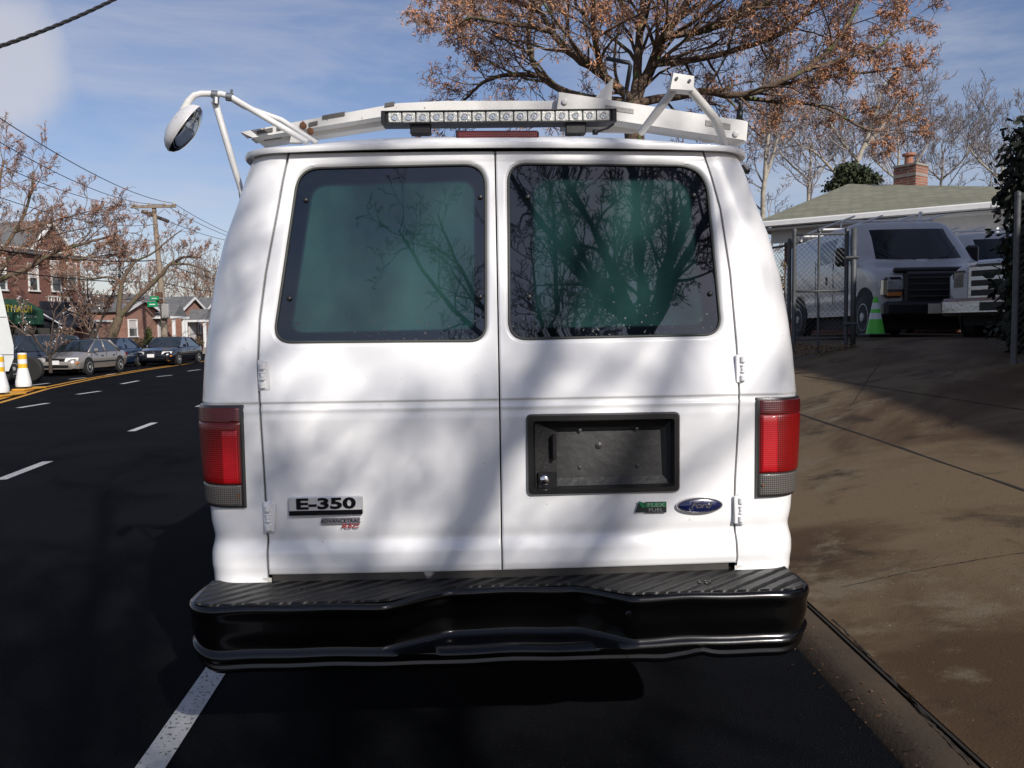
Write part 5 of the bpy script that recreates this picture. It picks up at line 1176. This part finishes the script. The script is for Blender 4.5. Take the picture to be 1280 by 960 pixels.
def road_rz(dx, dy): return math.atan2(-dx, dy)
def place_by_wheel(px, py, lx, ly, rz): 
    g = G(px, py); r = Matrix.Rotation(rz, 3, 'Z') @ Vector((lx, ly, 0)); return Vector((g.x - r.x, g.y - r.y, 0))
RIMB = mat('alloy_rim', (.55, .55, .56), .35, metal=.4, var=.5, vs=14)
PS = mat('paint_champagne', (.30, .275, .25), .35, metal=.35, coat=.8); PB = mat('paint_black', (.006, .007, .012), .2, coat=1); PBL = mat('paint_blue', (.02, .045, .10), .3, metal=.3, coat=.8); PSU = mat('paint_slate', (.045, .055, .085), .35, metal=.4, coat=.7)
rz = road_rz(.02, -1); car('sedan_car', 'champagne silver older sedan parked facing the camera', place_by_wheel(110, 468.5, -.78, 1.3, rz), rz, PS, 4.4, 1.70, 1.38, .90, .93, rw=(-.85, -1.45), rim=RIMB)
rz = road_rz(.04, -1); car('sedan_car', 'black luxury sedan with a round star emblem, nearest to the van', place_by_wheel(222, 456.5, -.82, 1.4, rz), rz, PB, 4.75, 1.84, 1.42, .93, .98, wb=2.85, ws=(1.1, .3), rw=(-1.05, -1.85), grille='star', rim=RIMB)
rz = road_rz(.04, -1); car('sedan_car', 'dark blue sedan parked right behind the silver sedan', place_by_wheel(172, 458, -.80, -1.3, rz) + Vector((0, 0, 0)), rz, PBL, 4.5, 1.75, 1.42, .92, .96, rw=(-.9, -1.6), rim=RIMB)
rz = road_rz(-.35, -1); car('hatchback_car', 'slate blue car between the white truck and the silver sedan', P(36, 470, 31.0) * Vector((1, 1, 0)) if False else Vector((P(34, 470, 31.5).x, 31.5, 0)), rz, PSU, 4.5, 1.80, 1.58, .98, 1.02, ws=(1.2, .5), rw=(-1.75, -2.15), wr=.34, rim=RIMB)
# white step truck at the far left
tz = empty('step_truck', 'white step truck with a slanted nose at the left edge of the road', 'truck', (P(-60, 450, 25).x, 25.2, 0))
def tp(px, py, Y=25): return P(px, py, Y)
M = MB(); pr = [tp(-150, 352), tp(-3, 352), tp(1, 360), tp(17, 432), tp(17, 448), tp(11, 464), tp(-150, 470)]; M.prism(pr, (-1.62, 2.2, 0)); M.build('body', mat('truck_white', (.66, .68, .66), .4, coat=.3, var=.12, vs=2), tz, world=True)
M = MB()
for y in (396, 443): M.prism([tp(-150, y), tp(8 if y < 400 else 17, y), tp(8 if y < 400 else 17, y + .7), tp(-150, y + .7)], (0, -.01, 0))
M.build('panel_seam', GAP, tz, world=True); M = MB(); M.prism([tp(-1, 362, 25.3), tp(3, 366, 25.3), tp(12, 408, 25.3), tp(8, 410, 25.3)], (-1.1, 1.6, 0)); M.build('windscreen', DGLASS, tz, world=True)
for px in (-8, -120):
    c = tp(px, 470); 
    for yy0 in (.25, 1.95): wh = MB(); wh.lathe([(.24, -.12), (.38, -.12), (.42, -.08), (.42, .08), (.38, .12), (.24, .12)], c=(c.x, 25 + yy0, .42), axis='Y', n=24); wo = wh.build('wheel', RUBBER, tz, world=True, smooth=40); wh = MB(); wh.lathe([(.25, -.06), (.2, -.1), (.05, -.1)], c=(c.x, 25 + yy0, .42), axis='Y', n=20); wh.build('rim', STEEL, wo, world=True)
# --- parked vans on the right
def van_face(rt):
    M = MB(); M.box((0, 5.42, 1.135), (1.62, .10, .09), bev=.03); M.build('hood_deflector', BLACK, rt)
    for k in range(5): M = MB(); M.box((0, 5.53, .60 + .10 * k), (1.16, .03, .025), bev=.006); M.build('grille_slat', mat('slat_grey', (.03, .03, .032), .4), rt)
    for s in (-1, 1):
        M = MB(); M.box((s * .80, 5.475, .90), (.24, .02, .16), bev=.008); M.build('lamp_lens', mat('lamp_lens_glass', (.30, .31, .32), .08, coat=1, var=.5, vs=20), rt)
        M = MB(); M.box((s * .80, 5.475, .745), (.24, .02, .07), bev=.008); M.build('turn_signal', mat('amber_dim', (.40, .13, .02), .25, coat=1), rt)
        M = MB(); M.tube([(s * .1, 4.66, 1.37), (s * .45, 4.60, 1.42), (s * .66, 4.42, 1.60)], .010, 5); M.build('wiper', BLACK, rt)
        M = MB(); M.box((s * .45, 5.0, 1.245), (.01, .9, .012)); M.build('hood_crease', GAP, rt) if False else None
    M = MB(); M.box((.15, 5.585, .50), (.32, .02, .16), bev=.004); M.build('number_plate', mat('plate_dim', (.45, .42, .33), .5), rt)
def bg_van(label, loc, rz, rack=True, group='white vans parked on the lot'):
    rt = empty('parked_van', label, 'van', loc, rz, group); S2 = Shape(HW, [(.4, 0), (2.2, .05)], VFRONT, rc=.12, rf=.28); M = MB(); lv = [.42, .5, .58, .66, .74, .80, .86, .95, 1.05, 1.15, 1.2, 1.25, 1.30, 1.34, 1.40, 1.5, 1.6, 1.7, 1.8, 1.9, 2.0, 2.05]
    loops = [S2.loop(z, .02, 16, 0, 0) for z in lv]; loops += [[Vector((p.x * k_, p.y, z)) for p in S2.loop(2.05, .02, 16, 0, ins)] for z, ins, k_ in ((2.09, .05, 1), (2.12, .15, 1))]
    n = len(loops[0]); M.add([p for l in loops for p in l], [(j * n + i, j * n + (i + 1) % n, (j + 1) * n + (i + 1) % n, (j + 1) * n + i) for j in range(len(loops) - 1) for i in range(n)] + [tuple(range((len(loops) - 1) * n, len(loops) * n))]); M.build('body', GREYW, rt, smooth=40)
    M = MB(); M.grid(lambda u, v: Vector(((u - .5) * 1.62 * (1 - .13 * v), interp(1.40 + .56 * v, VFRONT) + .055 - .16 * (2 * u - 1) ** 4 * .5, 1.40 + .56 * v)), 14, 6); M.build('windscreen', VGLASS, rt, smooth=True); van_face(rt)
    M = MB(); M.box((0, 5.42, .80), (1.30, .2, .62), bev=.04); gr = M.build('grille', BLACK, rt); M = MB(); M.box((0, 5.46, .50), (1.98, .22, .26), bev=.06); M.build('bumper', BLACK, rt)
    for s in (-1, 1):
        M = MB(); M.box((s * .80, 5.36, .86), (.32, .22, .34), bev=.05); M.build('headlight', mat('headlight_dim', (.035, .033, .032), .12, coat=1, var=.5, vs=20), rt)
        for y0, y1, nm in ((3.55, 4.15, 'side_window'), (2.3, 3.2, 'side_window'), (1.2, 2.15, 'side_window')):
            if s > 0 and nm and y1 < 2.2: continue
            M = MB(); M.grid(lambda u, v: Vector((s * (interp(1.45 + .45 * v, HW) + .006), y0 + (y1 - y0 - (.28 * v if y0 > 3.4 else 0)) * u, 1.45 + .45 * v)), 2, 4); M.build(nm, VGLASS, rt)
        M = MB(); M.box((s * 1.15, 4.05, 1.48), (.22, .12, .34), bev=.04); M.tube([(s * .98, 4.1, 1.42), (s * 1.1, 4.05, 1.42)], .02, 6); M.build('door_mirror', BLACK, rt)
        M = MB()
        for y in (2.25, 3.25, 4.3): M.box((s * 1.018, y, 1.1), (.008, .012, .9))
        M.box((s * 1.022, 2.9, 1.12), (.02, .05, .14)); M.build('door_seam', GAP, rt)
        for y in (1.2, 4.75): M = MB(); M.lathe([(.46, -.02), (.46, .02)], c=(s * .990, y, .44), axis='X', n=28); M.build('wheel_arch', GAP, rt); wheel(rt, (s * .915, y, .385), .385, .23, s)
    M = MB(); M.box((0, 2.7, .38), (1.6, 4.9, .42)); M.build('underbody', GAP, rt)
    if rack:
        M = MB()
        for y in (.8, 2.0, 3.2): M.tube([(-.86, y, 2.10), (-.84, y, 2.22), (.84, y, 2.22), (.86, y, 2.10)], .022, 6)
        for x in (-.8, -.3, .3, .8): M.tube([(x, .4, 2.25), (x, 3.7, 2.25)], .02, 6)
        for x in (-.75,): M.box((x, 2.9, 2.32), (.05, .05, .2)); M.box((x, 2.0, 2.32), (.05, .05, .2))
        M.build('roof_rack', PLASTW, rt)
    return rt
pz = 1.25
bg_van('white van facing the street behind the chain link gate and green cone', (7.30, 18.6, pz), R_(177.5))
bg_van('grey shaded white van half hidden at right behind the pickup truck', (10.6, 20.6, pz + .02), R_(174))
# pickup with chrome grille
pk = empty('pickup_truck', 'white pickup with a large chrome grille beside the dark hedge', 'truck', (8.95, 12.55, 1.22), R_(124))
PKM = pk.matrix_basis
def pbox(name, c, s, m, par=pk, bev=.03): M = MB(); M.box(c, s, bev=bev); return M.build(name, m, par, smooth=30)
nx = 2.25; CHD = mat('chrome_dark', (.42, .42, .43), .25, metal=1, bump=.3, bs=12)
M = MB()
vs = []
for y, hw_, z0, z1 in ((-2.6, .96, .55, 1.15), (-.4, 1.0, .5, 1.22), (.6, 1.0, .5, 1.22), (1.9, .99, .5, 1.20), (2.2, .96, .55, 1.12), (2.28, .90, .6, 1.02)):
    vs += [(-hw_ * .9, y, z0), (-hw_, y, z0 + .12), (-hw_, y, z1 - .14), (-hw_ * .86, y, z1 - .02), (0, y, z1 + .03), (hw_ * .86, y, z1 - .02), (hw_, y, z1 - .14), (hw_, y, z0 + .12), (hw_ * .9, y, z0)]
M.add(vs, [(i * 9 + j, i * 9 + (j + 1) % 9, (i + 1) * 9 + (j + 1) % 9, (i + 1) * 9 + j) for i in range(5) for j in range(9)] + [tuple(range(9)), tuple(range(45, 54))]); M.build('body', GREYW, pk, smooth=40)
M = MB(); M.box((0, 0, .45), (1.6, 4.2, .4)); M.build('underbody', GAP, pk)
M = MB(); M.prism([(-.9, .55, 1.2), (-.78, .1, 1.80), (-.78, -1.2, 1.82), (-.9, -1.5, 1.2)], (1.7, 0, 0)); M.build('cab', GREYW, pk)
M = MB(); M.prism([(-.83, .58, 1.22), (-.70, .14, 1.76), (.66, .14, 1.76), (.78, .58, 1.22)], (0, .03, .01)); M.build('windscreen', DGLASS, pk)
g_ = pbox('grille', (0, 2.29, .86), (1.30, .10, .52), CHD); 
for z in (.72, .86, 1.0):
    for s in (-1, 1): pbox('grille_slot', (s * .36, 2.345, z), (.44, .01, .085), BLACK, g_, .004)
pbox('grille_bar', (-.10, 2.35, .86), (.03, .03, .50), CHD, g_, .008); pbox('grille_bar', (.10, 2.35, .86), (.03, .03, .50), CHD, g_, .008)
M = MB(); M.prism([(-.62, 2.18, 1.10), (.62, 2.18, 1.10), (.5, 2.3, 1.19), (-.5, 2.3, 1.19)], (0, .05, -.03)); M.build('hood_deflector', CHROME, pk)
for s in (-1, 1): pbox('headlight', (s * .79, 2.21, .92), (.20, .14, .28), mat('headlight_dim', (.1, .1, .1), .1), pk); pbox('fog_light', (s * .62, 2.43, .5), (.14, .03, .10), mat('headlight', (.7, .7, .7), .1), pk, .01)
pbox('bumper', (0, 2.36, .52), (1.96, .20, .26), CHD, pk, .05); pbox('bumper_slot', (0, 2.465, .52), (.8, .01, .12), BLACK, pk, .003)
for s in (-1, 1):
    for y in (1.4, -1.7): M = MB(); M.lathe([(.46, -.02), (.46, .02)], c=(s * .982, y, .44), axis='X', n=24); M.build('wheel_arch', GAP, pk); wheel(pk, (s * .905, y, .40), .40, .24, s)
# ================================================================== STREET FURNITURE
# delineator posts: white bottle shaped with yellow bands
def delineator(label, g, H=1.07):
    o = empty('traffic_delineator', label, 'traffic cone', (g.x, g.y, .06), 0, 'white and yellow delineators on the yellow median'); k = H
    M = MB(); M.lathe([(.18 * k, .06), (.19 * k, .10), (.185 * k, .20), (.13 * k, .50), (.115 * k, .58)], n=24); M.build('base_sleeve', PLASTW, o, smooth=40)
    yb = mat('band_yellow', (.75, .42, .02), .5)
    for a, b, m, nm in ((.58, .70, yb, 'yellow_band'), (.70, .83, PLASTW, 'white_band'), (.83, .96, yb, 'yellow_band'), (.96, 1.0, PLASTW, 'cap')):
        M = MB(); M.lathe([(.108 * k, a), (.108 * k, b - .002)] + ([(.05, b + .01)] if nm == 'cap' else []), n=24); M.build(nm, m, o, smooth=40)
    M = MB(); M.lathe([(.10, 0), (.09, .03), (.07, .06)], n=12); M.build('foot', BLACK, o)
    M = MB(); M.box((0, .25, -.02), (.35, 1.1, .06), bev=.02); M.build('kerb_block', PY, o)
delineator('white and yellow delineator post, the whole one in front of the slate blue car', G(30, 488.5)); delineator('white and yellow delineator post cut by the left edge of the picture', G(1, 496.5))
# green cone
cb = Vector((P(1094, 418, 12.6).x, 12.6, 0)); cb.z = P(1094, 419, 12.6).z; gc = empty('traffic_cone', 'lime green traffic cone with two white bands in front of the parked van', 'traffic cone', cb)
kh = (P(1094, 371, 12.6).z - cb.z); rr_ = lambda t: .030 + (.145 - .03) * (1 - t)
GCN = mat('cone_green', (.10, .55, .06), .5); CW = mat('cone_band', (.60, .62, .64), .4)
for a, b, m, nm in ((.03, .42, GCN, 'body'), (.42, .58, CW, 'reflective_band'), (.58, .68, GCN, 'body'), (.68, .84, CW, 'reflective_band'), (.84, 1, GCN, 'tip')): M = MB(); M.lathe([(rr_(a) * kh / .6, a * kh), (rr_(b) * kh / .6, b * kh)], n=24); M.build(nm, m, gc, smooth=40)
M = MB(); M.box((0, 0, .012), (.34, .34, .025), bev=.01); M.build('base', BLACK, gc)
# chain link gate
STD = mat('shaded_steel', (.10, .105, .11), .6, metal=.4, var=.4, vs=20)  # steel colour darkened to stand for the shade on gate and fence
def chain(label, p0, p1, H, posts, name='chain_link_gate', midrail=True, cell=.075):
    p0, p1 = Vector(p0), Vector(p1); o = empty(name, label, 'fence', p0); d = p1 - p0; Ln = d.length; dn = d.normalized(); up = Vector((0, 0, 1))
    M = MB(); at = lambda x, z: p0 + dn * x + up * z
    for z in ([.06, H] + ([H * .48] if midrail else [])): M.tube([at(0, z), at(Ln, z)], .018, 8)
    build_each(M, 'rail', STD, o, world=True, smooth=True)
    for x in posts: M = MB(); M.tube([at(x * Ln, -.15), at(x * Ln, H + .05)], .03 if x in (0, 1) else .018, 10); M.lathe([(.035, 0), (.03, .04), (.005, .06)], c=at(x * Ln, H + .04), n=10); M.build('post', STD, o, world=True, smooth=40)
    M = MB(); n = int((Ln + H) / cell); wr_ = .0026
    for i in range(-int(H / cell), int(Ln / cell) + 1):
        for s in (1, -1):
            x0 = i * cell; a = (x0, 0) if s > 0 else (x0, H); b = (x0 + H, H) if s > 0 else (x0 + H, 0)
            # clip to [0, Ln]
            t0 = max(0, -a[0] / (b[0] - a[0])); t1 = min(1, (Ln - a[0]) / (b[0] - a[0]))
            if t1 <= t0: continue
            q0 = (a[0] + (b[0] - a[0]) * t0, a[1] + (b[1] - a[1]) * t0); q1 = (a[0] + (b[0] - a[0]) * t1, a[1] + (b[1] - a[1]) * t1)
            M.tube([at(*q0), at(*q1)], wr_, 3, cap=False)
    M.build('chain_mesh', mat('wire_dark', (.10, .10, .10), .5, metal=.6), o, world=True)
    return o
def at12(px, Y, z): p = P(px, 420, Y); return Vector((p.x, p.y, z))
gz0 = P(1010, 429, 12).z; chain('chain link gate panel with a horizontal middle rail in front of the white van', at12(992, 12.0, gz0), at12(1057, 12.0, gz0), P(1010, 293, 12).z - gz0, [0, .47, 1])
gp = empty('fence_post', 'thick steel fence post between the gate and the green cone', 'fence post', at12(1066, 11.9, gz0 - .2)); M = MB(); M.tube([at12(1066, 11.9, gz0 - .25), at12(1066, 11.9, P(1064, 286, 12).z)], .040, 12); M.build('post', STD, gp, world=True, smooth=True); M = MB()
for z in (gz0 + .28, gz0 + 1.25): M.tube([at12(1056, 11.9, z), at12(1072, 11.85, z)], .022, 8)
M.build('gate_hinge', STD, gp, world=True)
chain('chain link fence section between the gate and the white van flank', at12(940, 13.0, gz0), at12(986, 12.1, gz0), P(1010, 305, 12).z - gz0, [0, .5, 1], 'chain_link_fence', False)
chain('chain link fence section in front of the dark hedge', at12(1268, 8.45, ramp(5.1, 8.3)), at12(1500, 8.2, ramp(6, 8.3)), 1.75, [0, .5, 1], 'chain_link_fence', False)
M = MB(); rnd = random.Random(77)
for i in range(700): leafclump(M, Vector((P(rnd.uniform(985, 1075), 430, 11.9).x, 11.9 + rnd.uniform(-.15, .15), gz0 + rnd.uniform(-.16, -.02))), Vector((0, 0, 1)), rnd, .05, 1)
o = M.build('dead_grass', mat('dead_grass', (.16, .10, .05), .9), None); tag(o, 'strip of dead brown grass and leaves under the chain link gate', 'grass', kind='stuff')
# leaf litter on the kerb
M = MB(); rnd = random.Random(78)
for i in range(500):
    y = rnd.uniform(1.2, 9) ; x = rnd.gauss(1.36, .07); c = Vector((x, y, (.055 if x > 1.35 else .03) + .004 if x > 1.31 else .006)); l = rnd.uniform(.003, .009); a = rnd.uniform(0, 6.28); u = Vector((math.cos(a), math.sin(a), .1)); v = Vector((-math.sin(a), math.cos(a), .25)); M.add([c + u * l, c + v * l * .6, c - u * l, c - v * l * .6], [(0, 1, 2, 3)])
o = M.build('leaf_litter', mat('litter', (.15, .07, .03), .9, var=.7, vs=30)); tag(o, 'small brown leaf fragments and grit lying along the kerb', 'leaf litter', kind='stuff')
# utility pole
WOODP = mat('pole_wood', (.30, .24, .18), .9, var=.5, vs=6, bump=.6, bs=30); YP = 50
pb = Vector((P(205, 425, YP).x, YP, .14)); up_ = empty('utility_pole', 'wooden utility pole with crossarm and transformer arms behind the low forked tree', 'utility pole', pb)
top = P(192, 256, YP); M = MB(); M.tube([pb, P(205, 400, YP), top], [.22, .20, .13], 10); M.build('pole', WOODP, up_, world=True, smooth=50)
def arm(a, b, h, name, y0=-.2): M = MB(); M.prism([a + Vector((0, y0, -h)), b + Vector((0, y0, -h)), b + Vector((0, y0, h)), a + Vector((0, y0, h))], (0, .14, 0)); return M.build(name, WOODP, up_, world=True)
arm(P(165, 259, YP), P(221, 258, YP), .09, 'crossarm'); M = MB(); M.tube([P(177, 264, YP - .4), P(211, 277, YP + .6)], .11, 6); M.build('crossarm', mat('arm_dark', (.06, .05, .045), .9), up_, world=True)
M = MB()
for px in (168, 186, 206, 217): q = P(px, 256, YP - .2); M.lathe([(.05, 0), (.07, .08), (.03, .16)], c=q, n=8)
M.build('insulators', mat('insulator', (.4, .35, .3), .3), up_, world=True)
M = MB(); M.box(P(199, 372, YP - .3), (.35, .3, .7), bev=.03); M.build('pole_box', mat('box_brown', (.10, .05, .03), .6), up_, world=True); M = MB(); M.box(P(207, 389, YP - .3), (.45, .3, .9), bev=.05); M.build('pole_box', mat('box_grey', (.28, .28, .27), .6), up_, world=True)
M = MB()
for a, b in (((206, 261), (197, 268)), ((186, 268), (190, 277)), ((207, 262), (213, 268)), ((230, 262), (230, 272))): M.tube([P(*a, YP - .25), P(*b, YP - .25)], .02, 4)
build_each(M, 'brace', STEEL, up_, world=True)
for (a, b, c_, d, lab, tx) in ((188, 371, 198, 375, 'upper green street name sign hanging on the utility pole', '162 ST'), (185, 378, 196, 383, 'lower green street name sign hanging on the utility pole', '43 AV')):
    p0, p1 = P(a, b, YP - .6), P(c_, d, YP - .6); o = empty('street_sign', lab, 'sign', p0.lerp(p1, .5)); M = MB(); hh_ = abs(p1.z - p0.z) * 1.25; M.box((0, 0, 0), (abs(p1.x - p0.x) * 1.15, .03, hh_), bev=.01); pl = M.build('plate', mat('sign_green', (.0, .22, .08), .4), o); M = MB(); text_mb('', .1, M, Matrix.Identity(4)) if False else M.box((0, -.02, 0), (abs(p1.x - p0.x) * .7, .006, hh_ * .22)); M.build('legend', mat('sign_legend', (.5, .6, .52), .5), pl)
    M = MB(); M.tube([(abs(p1.x - p0.x) * .5, 0, 0), (.9, .3, 0)], .02, 5); M.build('bracket', STEEL, o)
# wires
WM = mat('cable_black', (.012, .012, .014), .7)
def wire(a, Ya, b, Yb, r, sag, label):
    A_, B_ = P(*a, Ya), P(*b, Yb); n = 24; M = MB(); M.tube([A_.lerp(B_, i / n) + Vector((0, 0, -4 * sag * (i / n) * (1 - i / n))) for i in range(n + 1)], r, 5); o = M.build('overhead_wire', WM, None, smooth=True); return tag(o, label, 'wire', 'overhead wires')
W = [((-30, 128), 22, (217, 254), 50, .016, .5, 'uppermost thin wire running down to the crossarm end'), ((-30, 160), 22, (206, 255), 50, .014, .6, 'second thin wire running down to the crossarm'), ((-30, 192), 24, (168, 256), 50, .014, .4, 'third thin wire meeting the left crossarm end'),
     ((217, 254), 50, (300, 296), 70, .018, .2, 'thin wire dropping away right of the crossarm, upper'), ((206, 256), 50, (300, 300), 70, .018, .2, 'thin wire dropping away right of the crossarm, lower'), ((212, 277), 50, (300, 303), 70, .018, .2, 'thin wire dropping away from the dark crossarm'),
     ((-30, 308), 28, (197, 325), 50, .035, .25, 'thick black cable passing in front of the brick gable'), ((-30, 333), 28, (198, 352), 50, .026, .2, 'cable crossing the upper brick windows'), ((197, 325), 50, (300, 352), 66, .025, .3, 'cable running from the pole to the van edge, upper'), ((198, 352), 50, (300, 366), 66, .022, .2, 'cable running from the pole to the van edge, lower'),
     ((100, 268), 42, (196, 264), 50, .014, .1, 'short thin wire in front of the left crown, near the dark crossarm'), ((-30, 236), 26, (196, 280), 50, .014, .5, 'thin wire through the left crown to the pole')]
for a in W: wire(*a)
# twisted thick service cable near the camera
A_, B_ = P(-60, 76, 5.2), P(190, -26, 6.6); M = MB(); n = 200
for ph in (0, 2.1, 4.2):
    pts = []
    for i in range(n + 1):
        t = i / n; q = A_.lerp(B_, t) + Vector((0, 0, -.05 * 4 * t * (1 - t))); a = t * 50 + ph; pts.append(q + Vector((0, math.cos(a), math.sin(a))) * .0075)
    M.tube(pts, .0075, 5)
o = M.build('service_cable', WM, None, smooth=True); tag(o, 'thick twisted black cable crossing the sky at the top left corner', 'cable')
